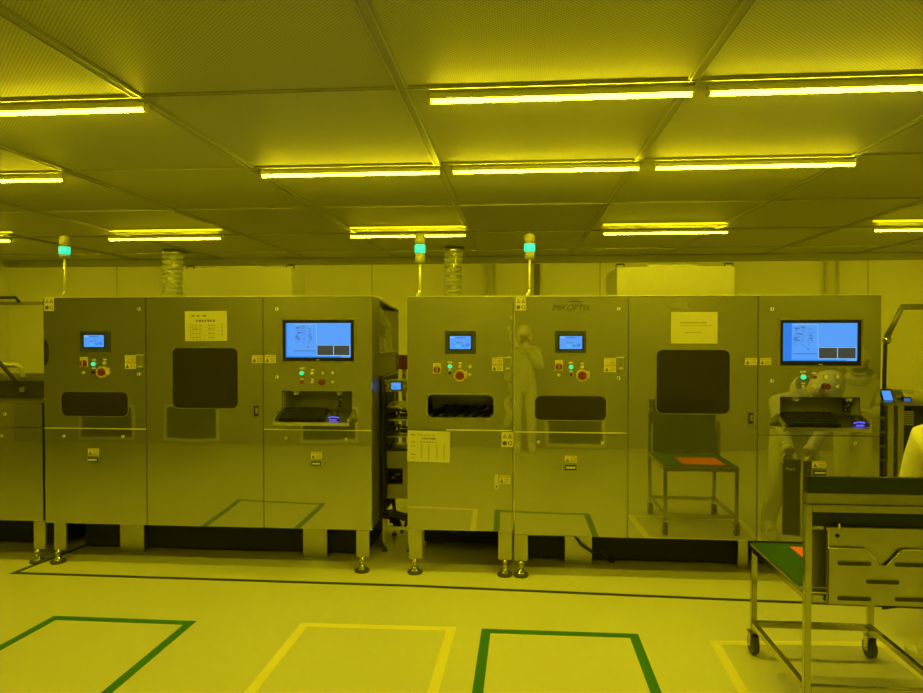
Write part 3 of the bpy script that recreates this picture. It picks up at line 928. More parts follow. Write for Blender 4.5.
def topbox(rect, Yd, ztop, dep, label, lid):
    q = R(*rect, Yd)
    t = thing('rooftop_box', ((q[0] + q[1]) / 2, Yd + dep / 2, ztop), label, 'equipment box', 'white boxes on the machine tops')
    MB().box(q[0], q[1], Yd, Yd + dep, ztop + .001, q[3], 'box_paint', .006).build('casing', t)
    l = R(*lid, Yd)
    MB().box(l[0], l[1], Yd + .02, Yd + dep - .02, q[3] - .002, q[3] + .018, 'box_paint', .004).build('lid', t)
    for c in (q[0] + .03, q[1] - .03):
        MB().path([(c - .03, Yd + .05, q[3]), (c - .03, Yd + .05, q[3] + .025), (c + .03, Yd + .05, q[3] + .025), (c + .03, Yd + .05, q[3])], .006, 'black_plastic', 6).build('carry_handle', t)
topbox((184, 268, 292, 297), .70, ZT1, .34, 'white equipment box on top of the left machine', (217, 266, 262, 268))
topbox((617, 266.5, 735, 296), .75, ZT3, .6, 'white equipment box on top of the right machine', (648, 265, 698, 267))

# pipes down the back wall
for i, (px, lab) in enumerate(((487, 'thin white pipe down the back wall right of the middle foil duct'), (494, 'second thin white pipe right of the middle foil duct'),
                               (537, 'dark upright pipe on the back wall behind the right signal tower'), (826, 'white pipe down the back wall above the right monitor, left of a pair'),
                               (838, 'white pipe down the back wall above the right monitor, right of a pair'))):
    x = wp(px, 280, YB - .06).x
    t = thing('wall_pipe', (x, YB - .06, 0), lab, 'pipe', 'upright pipes on the back wall')
    MB().cyl((x, YB - .06, .002), (x, YB - .06, CEIL - .11), .02 if px != 537 else .04, 'pipe_white' if px != 537 else 'trim_paint', 14).build('pipe', t)
    MB().box(x - .05, x + .05, YB - .10, YB - .001, 1.22, 1.25, 'steel').build('pipe_clip', t)
c = wp(488, 293, .9)
v = thing('valve_fitting', (c.x, .9, ZT2 + .0), 'small twin brass valve fitting on the middle machine top', 'valve')
m = MB()
for s in (-.018, .018):
    m.cyl((c.x + s, .9, ZT2 + .001), (c.x + s, .9, ZT2 + .04), .007, 'bright_steel', 12)
m.build('valve_body', v)
m = MB()
for s in (-.018, .018):
    m.cyl((c.x + s, .9, ZT2 + .04), (c.x + s, .9, ZT2 + .06), .011, 'bright_steel', 8)
m.build('hex_cap', v)

# =================================================================== left loader (cut by the left edge)
lx0, lx1 = wp(-130, 420).x, X(42.5)
lzt, lzb = wp(20, 401).z, wp(20, 521).z
lo = thing('loading_bench', ((lx0 + lx1) / 2, .6, 0), 'stainless loading bench with a clear lifted hood at the left edge', 'bench')
MB().box(lx0, lx1 - .004, .0225, 1.3, lzb, lzt - .012, 'cabinet_side', .003).build('bench_body', lo)
MB().box(lx0, lx1, -.004, 1.3, lzt - .012, lzt, 'steel', .003).build('worktop', lo)
zsp = wp(20, 427.5).z
d = door(lo, (lx0, lx1), (zsp, lzt - .012), 'upper_panel'); lock(d, 5, 414)
d = door(lo, (lx0, lx1), (lzb, zsp), 'lower_panel'); screw(d, 2, 436)
MB().box(lx0, lx1 - .01, .25, 1.25, lzt, wp(20, 381, .25).z, 'chassis', .005).build('basin_wall', lo)
hz0 = wp(20, 381, .3).z; hz1 = wp(20, 305, .3).z
hd = MB().box(lx0, lx1 - .01, .3, .308, hz0 + .001, hz1, 'acrylic').build('hood_pane', lo)
MB().box(lx0, lx1 - .005, .285, .325, hz1, hz1 + .025, 'dull_steel', .003).build('hood_rail', lo)
m = MB(); a = wp(-40, 299, .28); b_ = wp(19, 299, .28)
m.path([(a.x, .285, hz1 + .02), (a.x, .27, hz1 + .055), (b_.x - .02, .27, hz1 + .055), (b_.x, .285, hz1 + .02)], .012, 'black_plastic'); m.build('hood_handle', lo)
m = MB(); a = wp(-4, 353, .28); b_ = wp(28, 389, .28)
m.cyl((a.x - .1, .225, a.z + .12), (b_.x, .225, b_.z), .013, 'chassis', 12); m.cyl((b_.x, .212, b_.z), (b_.x, .25, b_.z), .02, 'steel', 12)
m.build('gas_strut', lo)
m = MB()                                             # coiled clear hose and bright pipe inside the hood
a = wp(-6, 365, .7); b_ = wp(22, 365, .7); c = wp(24, 382, .7)
m.path([(a.x, .7, a.z), (b_.x - .04, .7, b_.z), (b_.x, .7, b_.z - .03), (c.x, .7, lzt)], .02, 'pipe_white', 10); m.build('inner_pipe', lo)
for px in (37.5,):
    foot(lo, px, 550, 565, zt=lzb + .001)
MB().box(lx0, lx1 - .08, .36, 1.2, .02, lzb - .001, 'dark_interior').build('shade_block', lo)  # dark block standing in for the shade below the bench

# =================================================================== between machines A and B
gx0, gx1 = X(374), X(398)
Yg = .18
# glazed compartment in the right flank of the left machine
e0, e1 = xa[3] - .19, xa[3] - .004
y0_, y1_ = .26, DEP
zt0, zt1 = ZT1, ZT1 - .05
mid = MB()
mid.prism([(e0, zlow + .001), (e1, zlow + .001), (e1, zlow + .02), (e0, zlow + .02)], y0_, y1_, 'dull_steel')
mid.box(e0, e1, y1_ - .02, y1_, zlow, zt1, 'dull_steel').box(e0, e0 + .006, y0_, y1_, zlow, ZT1 - .03, 'cabinet_side')
for yy in (y0_, y1_ - .03):
    mid.box(e1 - .02, e1, yy, yy + .03, zlow, zt1 if yy > .5 else ZT1, 'dull_steel', .002)
zmid = wp(389, 353, .75).z
mid.box(e1 - .02, e1, y0_ + .03, y1_ - .03, zmid - .01, zmid + .01, 'dull_steel')
mid = mid.build('side_enclosure', mA)
bm_ = MB()
tp = [(e0, y0_, ZT1), (e1, y0_, ZT1), (e1, y1_, zt1), (e0, y1_, zt1)]
A_ = [bm_.bm.verts.new(q) for q in tp]; B_ = [bm_.bm.verts.new((q[0], q[1], q[2] - .015)) for q in tp]
fs = [bm_.bm.faces.new(A_), bm_.bm.faces.new(B_[::-1])] + [bm_.bm.faces.new((A_[k], B_[k], B_[(k + 1) % 4], A_[(k + 1) % 4])) for k in range(4)]
bm_._tag(fs, 'dull_steel'); bm_.build('sloping_top', mid)
MB().box(e0 + .02, e1 - .01, y0_ + .02, y1_ - .04, zlow + .022, zmid - .012, 'dull_steel', .004).build('lower_box', mid)
MB().box(e0 + .01, e1 - .02, y0_ + .02, y1_ - .03, zmid - .008, zmid + .004, 'steel').build('inner_shelf', mid)
xm = e1 - .085
yc_ = .90
z1_ = wp(389, 335, yc_).z
MB().lathe((xm, yc_, 0), [(.072, zmid + .005), (.072, zmid + .02), (.066, zmid + .03), (.055, z1_ - .015), (.06, z1_)], 'bright_steel', 24).build('canister', mid)
zf = wp(380, 306, .6).z
pts = []
for k in range(19):
    t = k / 18
    pts.append((xm + .02 * math.sin(6 * t), yc_ - .02 - .42 * t ** 1.5, z1_ + (zf - z1_) * min(1, 1.25 * t) - .01))
random.seed(5)
fo = MB().path(pts, .045, 'foil', 18).build('foil_bend', mid)
for v in fo.data.vertices:
    v.co += Vector((random.uniform(-1, 1), random.uniform(-1, 1), random.uniform(-1, 1))) * .007
MB().box(e1 - .004, e1 - .001, y0_ + .03, y1_ - .03, zmid + .01, zt1 - .02, 'acrylic').build('side_pane', mid)
# duct-like dark hoses down the flank
m = MB()
for k in range(4):
    yy = .30 + .045 * k
    m.path([(e1 + .012, yy, zlow + .02 - .05 * k), (e1 + .02, yy + .01, 1.1), (e1 + .016, yy, .8), (e1 + .022, yy + .015, .5), (e1 + .012, yy, ZB1 + .03)], .010, 'hose_black')
m.build('side_hose', mA)

# conveyor stand with a small control box
Yc = .42
cv = thing('transfer_stand', (wp(393, 460, Yc).x, Yc, 0), 'slim transfer stand with a tiny blue screen in the gap between machines', 'machine')
q = R(382.5, 392, 409, 544, Yc)
bx0, bx1 = q[0], wp(412, 460, Yc).x
zt = wp(393, 391, Yc).z; z_a = wp(393, 451, Yc).z; z_b = wp(393, 498, Yc).z; z_c = wp(393, 545, Yc).z
m = MB()
for x in (bx0 + .012, bx1 - .012):
    for y in (Yc, Yc + .4):
        m.box(x - .012, x + .012, y - .012, y + .012, z_a, zt, 'dull_steel', .002)
m.build('upper_post', cv)
for zz in (wp(393, 407, Yc).z, wp(393, 420, Yc).z, wp(393, 437, Yc).z):
    MB().box(bx0, bx1, Yc + .01, Yc + .4, zz - .006, zz + .006, 'steel', .001).build('shelf', cv)
m = MB()
random.seed(3)
for zz in (wp(393, 418, Yc).z, wp(393, 434, Yc).z):
    m.cyl((bx0 + .09, Yc + .10, zz), (bx0 + .09, Yc + .10, zz + .05), .026, 'bright_steel', 14)
    m.box(bx0 + .12, bx1 - .02, Yc + .05, Yc + .2, zz, zz + .035, 'dark_interior', .003)
    m.path([(bx0 + .03, Yc + .05, zz + .01), (bx0 + .06, Yc + .03, zz + .05), (bx0 + .12, Yc + .06, zz + .06), (bx0 + .15, Yc + .1, zz + .02)], .007, 'hose_black')
m.build('drive_unit', cv)
# lower housing, wider at the foot, with a dark opening
ww = R(386.5, 468, 403, 484, Yc)
m = MB().ring([(bx0 - .006, z_b), (bx1, z_b), (bx1, z_a), (bx0 + .004, z_a)], [(ww[0], ww[2]), (ww[1], ww[2]), (ww[1], ww[3]), (ww[0], ww[3])], Yc - .012, Yc, 'dull_steel')
m.box(bx0, bx1, Yc + .1, Yc + .4, z_b, z_a, 'dull_steel'); m.build('housing', cv)
m = MB().box(ww[0], ww[1], Yc + .06, Yc + .1, ww[2], ww[3], 'dark_interior')
m.cyl((ww[0] + .02, Yc + .05, ww[2] + .06), (ww[1] - .01, Yc + .05, ww[2] + .065), .008, 'bright_steel', 8); m.cyl((ww[0] + .05, Yc + .04, ww[2] + .03), (ww[1] - .02, Yc + .04, ww[2] + .025), .006, 'red_plastic', 8)
m.sphere((ww[0] + .04, Yc + .04, ww[2] + .04), .014, 'steel'); m.build('mechanism', cv)
for i, (x, y) in enumerate(((bx0 + .016, Yc), (bx1 - .016, Yc), (bx0 + .016, Yc + .4), (bx1 - .016, Yc + .4))):
    m = MB().box(x - .013, x + .013, y - .013, y + .013, .06, z_b, 'steel', .002); m.cyl((x, y, .02), (x, y, .062), .007, 'bright_steel', 10); m.lathe((x, y, 0), [(.022, .001), (.022, .01), (.01, .022)], 'rubber', 14)
    m.build('leg', cv)
zz = wp(393, 541, Yc).z
MB().box(bx0, bx1, Yc - .008, Yc + .008, .16, .185, 'steel', .002).build('cross_rail', cv)
MB().box(bx0, bx1, Yc + .39, Yc + .41, .16, .185, 'steel', .002).build('cross_rail', cv)
m = MB()
zh = wp(393, 512, Yc).z
for k in range(3):
    m.path([(xa[3] + .05, Yc - .03, zh - .02 * k), (bx0 - .02, Yc - .05, zh + .02 - .02 * k), (bx0 + .08, Yc - .05, zh + .025 - .02 * k), (bx1 - .03, Yc - .04, zh - .01 - .02 * k), (bx1, Yc + .02, zh - .07 - .02 * k)], .009, 'hose_black')
m.path([(bx1 - .03, Yc + .05, zh - .05), (bx1 - .08, Yc + .05, zh - .16), (bx0 + .07, Yc + .08, .28), (bx0 + .05, Yc + .1, .19)], .02, 'hose_black')
m.path([(bx0 + .06, Yc + .06, z_b), (bx0 + .1, Yc + .08, zh - .15), (bx0 + .06, Yc + .1, .2)], .014, 'hose_black')
m.build('air_hose', cv)
q = R(382, 380, 407, 391, Yc - .05)
cb = MB().box(q[0], q[1], Yc - .05, Yc + .06, zt, q[3], 'dull_steel', .004).build('control_box', cv)
def at_ctrl(r): return R(*r, Yc - .05)
u = at_ctrl((391.5, 382.5, 401, 389.5))
MB().box(u[0] - .006, u[1] + .006, Yc - .056, Yc - .049, u[2] - .005, u[3] + .005, 'black_plastic').box(u[0], u[1], Yc - .058, Yc - .055, u[2], u[3], 'screen_blue').box(u[0] + .01, u[1] - .02, Yc - .0588, Yc - .057, u[2] + .015, u[2] + .02, 'screen_mark').build('small_screen', cb)
c = wp(386, 386, Yc - .05)
MB().cyl((c.x, Yc - .049, c.z), (c.x, Yc - .065, c.z), .015, 'yellow_plate', 14).cyl((c.x, Yc - .064, c.z), (c.x, Yc - .08, c.z), .012, 'red_plastic', 14).build('stop_knob', cb)
c = wp(404.5, 386, Yc - .05)
MB().box(c.x - .01, c.x + .012, Yc - .053, Yc - .049, c.z - .012, c.z + .01, 'label_paper').build('label', cb)
# red fire-box far behind in the gap
c = wp(404, 362, 2.4)
rb = thing('red_wall_box', (c.x, 2.4, 0), 'small red box on a post glimpsed in the gap between machines', 'box')
MB().box(c.x - .06, c.x + .08, 2.36, 2.46, wp(404, 369, 2.4).z, wp(404, 355, 2.4).z, 'red_box', .006).build('box', rb)
MB().box(c.x - .02, c.x + .02, 2.39, 2.43, .001, wp(404, 369, 2.4).z, 'dull_steel').build('post', rb)

# =================================================================== right loader, behind machine C's end
rl_y = .35
rx0, rx1 = wp(884, 420, rl_y).x, wp(1010, 420, rl_y).x
rt = thing('unloading_bench', ((rx0 + rx1) / 2, .9, 0), 'dark bench with a clear raised hood and touch panels at the right edge', 'bench')
zt = wp(900, 404, rl_y).z
MB().box(rx0, rx1, rl_y + .3, 1.6, .25, zt - .012, 'chassis', .004).build('bench_body', rt)
MB().box(rx0, rx1, rl_y, 1.6, zt - .012, zt + .01, 'dull_steel', .003).build('worktop', rt)
for px in (889, 899):
    x = wp(px, 450, rl_y + .02).x
    MB().box(x - .02, x + .02, rl_y, rl_y + .05, .001, zt - .012, 'steel', .002).build('leg', rt)
MB().box(rx1 - .05, rx1, rl_y, rl_y + .05, .001, zt - .012, 'steel', .002).build('leg', rt)
for x in (rx0, rx1 - .05):
    MB().box(x, x + .05, 1.5, 1.55, .001, .26, 'steel').build('leg', rt)
for py in (418, 432, 446, 460):
    zz = wp(893, py, rl_y + .05).z
    MB().box(rx0, wp(898, py, rl_y).x, rl_y + .03, rl_y + .3, zz - .006, zz + .006, 'dull_steel').build('shelf', rt)
q = R(903, 412, 911, 425, rl_y + .25)
m = MB()
for k in range(8):
    zz = q[2] + (q[3] - q[2]) * k / 7
    m.box(q[0] - .02, q[1] + .03, rl_y + .27, rl_y + .299, zz - .004, zz + .004, 'bright_steel')
m.build('vent_slats', rt)
for (r, lab) in (((883.5, 388, 895, 403), 0), ((904, 396, 913, 404), 1)):
    q = R(*r, rl_y + .1)
    m = MB()
    rot = Matrix.Rotation(-.5, 3, 'X')
    piv = ((q[0] + q[1]) / 2, rl_y + .1, q[2])
    m.box(q[0], q[1], rl_y + .1, rl_y + .115, q[2] + .01, q[3], 'black_plastic', .003, rot, piv)
    m.box(q[0] + .008, q[1] - .008, rl_y + .098, rl_y + .101, q[2] + .02, q[3] - .012, 'screen_mark' if lab else 'screen_blue', 0, rot, piv)
    m.build('touch_panel', rt)
q = R(893, 390, 903, 403, rl_y + .16)
m = MB().prism([(q[0], zt + .005), (q[1] + .02, zt + .005), (q[1] - .01, q[3]), (q[0], q[3])], rl_y + .16, rl_y + .3, 'dull_steel'); m.box(q[0] + .02, q[0] + .05, rl_y + .157, rl_y + .161, zt + .03, zt + .045, 'label_paper'); m.build('console', rt)
# hood: bent arm and clear sheet
a = [wp(*p, rl_y + .35) for p in ((884, 400), (884.5, 372), (885.5, 340), (902, 307), (1000, 306))]
m = MB()
m.path([(p.x, rl_y + .35, p.z) for p in a[2:]], .022, 'dull_steel', 8); m.path([(p.x, rl_y + .35, p.z) for p in a[:3]], .014, 'chassis', 8); m.sphere((a[2].x, rl_y + .33, a[2].z), .03, 'bright_steel')
m.build('hood_arm', rt)
pl = [(a[2].x + .02, zt + .012), (a[4].x, zt + .012), (a[4].x, a[4].z - .02), (a[3].x + .01, a[3].z - .02), (a[2].x + .02, a[2].z)]
MB().prism(pl, rl_y + .40, rl_y + .406, 'acrylic').build('hood_pane', rt)
dm = MB()
for ix in range(9):
    for iz in range(12):
        xx, zz = a[2].x + .07 + ix * .075 + .02 * (iz % 2), zt + .05 + iz * .047
        if zz < a[3].z - .05 and (zz < a[2].z or xx > a[2].x + .05 + (zz - a[2].z) * .55):
            dm.box(xx - .004, xx + .004, rl_y + .396, rl_y + .3995, zz - .009, zz + .009, 'label_paper')
dm = dm.build('dot_pattern', rt); dm['kind'] = 'stuff'

# =================================================================== floor markings
def outline(pts, w, m, name, label, closed=True, z=.0015):
    P = [fp(*p).to_2d() for p in pts]
    n = len(P)
    def off(i, sgn):
        pv, nx = (P[i - 1], P[(i + 1) % n])
        d0 = (P[i] - pv).normalized(); d1 = (nx - P[i]).normalized()
        if not closed and i == 0: d0 = d1
        if not closed and i == n - 1: d1 = d0
        n0, n1 = Vector((-d0.y, d0.x)), Vector((-d1.y, d1.x))
        mm = (n0 + n1).normalized()
        return P[i] + mm * (sgn * w / 2 / max(.3, mm.dot(n0)))
    b = MB()
    L = [[b.bm.verts.new((*off(i, sg), zz)) for i in range(n)] for sg in (-1, 1) for zz in (.0002, z)]
    fs = []
    for i in range(n if closed else n - 1):
        j = (i + 1) % n
        ol, oh, il, ih = [(q[i], q[j]) for q in L]
        for A, B in ((oh, ih), (ol, il), (ol, oh), (il, ih)):
            fs.append(b.bm.faces.new((A[0], A[1], B[1], B[0])))
    b._tag(fs, m)
    return tag(b.build(name), label, 'floor tape', 'taped outlines on the floor')
def ext(p, q, y):                                    # continue the pixel line p->q down to row y
    t = (y - p[1]) / (q[1] - p[1])
    return (p[0] + (q[0] - p[0]) * t, y)
outline([(55, 618), (190, 623), ext((190, 623), (110, 690), 706), ext((55, 618), (0, 648), 706)], .05, 'tape_green', 'floor_marking', 'dark green tape rectangle on the floor at far left')
outline([(304, 625), (451, 629), ext((451, 629), (433, 692), 708), ext((304, 625), (252, 690), 708)], .05, 'tape_yellow', 'floor_marking', 'pale yellow tape rectangle on the floor between the two green ones')
outline([(486, 631), (634, 636), ext((634, 636), (655, 690), 708), ext((486, 631), (478, 690), 708)], .05, 'tape_green', 'floor_marking', 'dark green tape rectangle on the floor near the centre')
outline([(715, 643), (880, 644), ext((880, 644), (940, 690), 712), ext((715, 643), (742, 690), 712)], .05, 'tape_yellow', 'floor_marking', 'pale yellow tape rectangle on the floor under the trolley')
outline([(100, 540), (14, 573), (415, 586), (760, 601), (1000, 611)], .035, 'tape_black', 'floor_marking', 'thin black tape line along the feet of the machines', False)

# =================================================================== green-topped trolley
_a, _b, _c = fp(757, 655), fp(803, 688, .15), fp(868, 656)
tx0, tx1 = (_a.x + _b.x) / 2, _c.x
ty0, ty1 = _b.y, (_a.y + _c.y) / 2                  # near, far
print('trolley', _a, _b, _c)
zp = .545
tr = thing('trolley', ((tx0 + tx1) / 2, (ty0 + ty1) / 2, 0), 'stainless trolley with green mat top and slotted plate at the lower right corner', 'trolley')
s = .0135
PT = .91
for (x, y, ztop) in ((tx0, ty0, PT), (tx1, ty0, PT), (tx0, ty1, zp - .005), (tx1, ty1, zp - .005)):
    MB().box(x - s, x + s, y - s, y + s, .11, ztop, 'tube_frame_steel', .003).build('post', tr)
def rail(p0, p1, z, h=.03):
    x0, x1 = sorted((p0[0], p1[0])); y0, y1 = sorted((p0[1], p1[1]))
    return MB().box(x0 - (.0 if x1 - x0 > .1 else .012), x1 + (.0 if x1 - x0 > .1 else .012), y0 - (.0 if y1 - y0 > .1 else .012), y1 + (.0 if y1 - y0 > .1 else .012), z - h / 2, z + h / 2, 'tube_frame_steel', .003).build('rail', tr)
for z in (.15, zp - .02):
    rail((tx0 + s, ty0), (tx1 - s, ty0), z); rail((tx0 + s, ty1), (tx1 - s, ty1), z)
    rail((tx0, ty0 + s), (tx0, ty1 - s), z); rail((tx1, ty0 + s), (tx1, ty1 - s), z)
rail((tx0 + s, ty0), (tx1 - s, ty0), PT - .016, .03); rail((tx0 + s, ty0), (tx1 - s, ty0), PT - .095, .014)
MB().box(tx0 - .015, tx1 + .015, ty0 + .02, ty1 + .015, zp - .006, zp + .006, 'dull_steel', .002).build('deck', tr)
o = MB().box(tx0 - .01, tx1 + .01, ty0 + .06, ty1 + .012, zp + .006, zp + .011, 'green_mat', .001).build('green_mat', tr); o['label'] = 'green rubber mat'
# upright back: board with mat on its far face, leaning a touch to the viewer at the top
rot = Matrix.Rotation(-.03, 3, 'X')
piv = (0, ty0 + .045, zp)
MB().box(tx0 + .02, tx1 - .005, ty0 + .03, ty0 + .044, zp + .012, 1.01, 'dull_steel', .003, rot, piv).build('back_board', tr)
o = MB().box(tx0 + .02, tx1 - .005, ty0 + .044, ty0 + .05, zp + .02, 1.012, 'dark_green_mat', .001, rot, piv).build('back_mat', tr); o['label'] = 'dark green mat on the upright back'
MB().box(tx0 + s, tx1 - s, ty0 + .012, ty0 + .026, PT - .088, PT - .031, 'dark_board', .001).build('shade_strip', tr)  # dark strip painted for the shade on the board between the rails
o = MB().box(tx0 - .005, tx1 + .005, ty0 - .004, ty0 + .024, PT + .045, 1.022, 'dark_board', .002).build('back_cover', tr); o['label'] = 'dark green cover strip along the top'
MB().box(tx0 - .005, tx1 + .005, ty0 - .002, ty0 + .026, PT + .001, PT + .045, 'dull_steel', .002).build('cover_rail', tr)
# plate pocket with V notch and slots
pY = ty0 - .03
q = R(827, 530, 1000, 606, pY)
zA = q[3]; zB = q[2]; zM = wp(850, 548, pY).z
px0 = q[0]; px1 = px0 + .56
MB().box(px0, px1, pY + .006, pY + .010, zB, zA, 'steel', .001).cyl((wp(838, 535, pY).x, pY + .006, wp(838, 536, pY).z), (wp(838, 535, pY).x, pY + .003, wp(838, 536, pY).z), .008, 'black_plastic', 12).build('pocket_back', tr)
vx = wp(883, 560, pY).x; vh = wp(883, 565, pY).z; vw = wp(901, 550, pY).x - vx
front = MB()
front.prism([(px0, zB), (px1, zB), (px1, zM), (vx + vw, zM), (vx + .012, vh), (vx - .012, vh), (vx - vw, zM), (px0, zM)], pY - .006, pY - .003, 'steel')
front.box(px0, px0 + .006, pY - .006, pY + .006, zB, zA, 'bright_steel', .001)
front.box(px0, px1, pY - .004, pY + .010, zB, zB + .006, 'steel')
for a_, b_ in (((px0, zM), (vx - vw, zM)), ((vx - vw, zM), (vx - .012, vh)), ((vx + .012, vh), (vx + vw, zM)), ((vx + vw, zM), (px1, zM))):
    front.cyl((a_[0], pY - .005, a_[1]), (b_[0], pY - .005, b_[1]), .0025, 'bright_steel', 8)
front.build('pocket_front', tr)
sl = MB()
for (c0, c1, cy) in ((836, 871, 562), (893, 928, 563.5), (864.5, 899, 580.5), (836, 871, 597), (893, 928, 598)):
    a_ = wp(c0, cy, pY); b_ = wp(c1, cy, pY)
    hh = .0105
    sl.prism(rr(a_.x, b_.x, a_.z - hh, a_.z + hh, hh * .98), pY - .0068, pY - .0055, 'dull_steel')
    sl.prism(rr(a_.x + .003, b_.x - .003, a_.z - hh, a_.z + hh - .005, hh * .7), pY - .0074, pY - .0062, 'chassis')
sl.build('slot', tr)
for x in (px0 + .05, px1 - .05):
    MB().path([(x, pY + .008, zA - .005), (x, pY + .01, zA + .015), (x, ty0 - .012, zA + .02), (x, ty0 + .0, PT - .13)], .006, 'bright_steel', 8).build('hook', tr)
def caster(x, y):
    c = thing_part = bpy.data.objects.new('caster', None)
    COL.objects.link(c); c.parent = tr
    c.location = Vector((x, y, 0)) - tr.location
    m = MB().cyl((x - .015, y, .048), (x + .015, y, .048), .047, 'rubber', 24); m.build('wheel', c)
    m = MB().box(x - .022, x - .017, y - .02, y + .02, .04, .112, 'steel', .001).box(x + .017, x + .022, y - .02, y + .02, .04, .112, 'steel', .001).box(x - .024, x + .024, y - .024, y + .024, .108, .114, 'steel').cyl((x - .024, y, .048), (x + .024, y, .048), .01, 'bright_steel', 10)
    m.build('fork', c)
for p in ((tx0, ty0), (tx1, ty0), (tx0, ty1), (tx1, ty1)):
    caster(*p)
oc = MB()
p0 = fp(787, 545, zp + .012); p1 = fp(795, 561, zp + .012)
ox, oy = p0.x, p0.y - .03
oc.prism([(ox, zp + .0115), (tx1 - .07, zp + .0115), (tx1 - .07, zp + .0135), (ox, zp + .0135)], oy - .30, oy, 'orange_card')
tag(oc.build('orange_sheet'), 'orange card lying on the green trolley mat', 'card')

# =================================================================== dark boards held by the stooping worker
def board(x, y, lab, lean):
    b = MB().box(x - .06, x + .06, y - .006, y + .006, .115, .68, 'dark_board', .002)
    o = b.build('green_panel')
    o.rotation_euler = (0, 0, lean)
    tag(o, lab, 'panel', 'upright dark green panels')
board(2.03, -.68, 'dark green panel held upright in front of the stooping worker, left one', .35)
board(2.145, -.60, 'dark green panel held upright in front of the stooping worker, right one', .2)

# =================================================================== people in cleanroom gowns
def skin_mesh(name, verts, edges, radii, m, parent, root=0, sub=2):
    off = Vector((0, 0, 0)); p = parent
    while p is not None:
        off += Vector(p.location); p = p.parent
    me = bpy.data.meshes.new(name)
    me.from_pydata([Vector(v) - off for v in verts], edges, [])
    o = bpy.data.objects.new(name, me); COL.objects.link(o)
    if parent is not None: o.parent = parent
    md = o.modifiers.new('skin', 'SKIN')
    me.skin_vertices.new() if not me.skin_vertices else None
    for i, r in enumerate(radii):
        sv = me.skin_vertices[0].data[i]
        sv.radius = (r, r) if not isinstance(r, tuple) else r
        sv.use_root = (i == root)
    md.use_smooth_shade = True
    sb = o.modifiers.new('sub', 'SUBSURF'); sb.levels = sub; sb.render_levels = sub
    bpy.context.view_layer.update()
    ev = o.evaluated_get(bpy.context.evaluated_depsgraph_get())
    nm = bpy.data.meshes.new_from_object(ev)
    o.modifiers.clear()
    o.data = nm
    nm.materials.clear(); nm.materials.append(MATS[m])
    for f in nm.polygons: f.use_smooth = True
    return o

def hand(parent, wrist, d, side, up, m='glove'):
    """gloved hand: palm and five curled fingers; d = pointing direction, up = back of the hand"""
    d = Vector(d).normalized(); up = Vector(up); up = (up - d * up.dot(d)).normalized()
    lat = d.cross(up) * side
    w = Vector(wrist)
    V, E, Rr = [], [], []
    def add(p, r, prev=None):
        V.append(p); Rr.append(r)
        if prev is not None: E.append((prev, len(V) - 1))
        return len(V) - 1
    root = add(w, .024)
    palm = add(w + d * .045, (.036, .018) and .030, root)
    for k, (ln, sp_) in enumerate(((.075, .030), (.085, .010), (.078, -.010), (.060, -.029))):
        b = add(w + d * .085 + lat * sp_, .0105, palm)
        a1 = add(V[b] + (d * .9 - up * .25 + lat * sp_ * 2).normalized() * ln * .42, .0095, b)
        a2 = add(V[a1] + (d * .55 - up * .8).normalized() * ln * .32, .0088, a1)
        add(V[a2] + (d * .05 - up).normalized() * ln * .26, .0075, a2)
    t0 = add(w + d * .03 + lat * .036, .012, root)
    t1 = add(V[t0] + (d * .75 + lat * .45 - up * .3).normalized() * .036, .0105, t0)
    add(V[t1] + (d * .85 - up * .5).normalized() * .028, .009, t1)
    return skin_mesh('gloved_hand', V, E, Rr, m, parent, 0, 1)

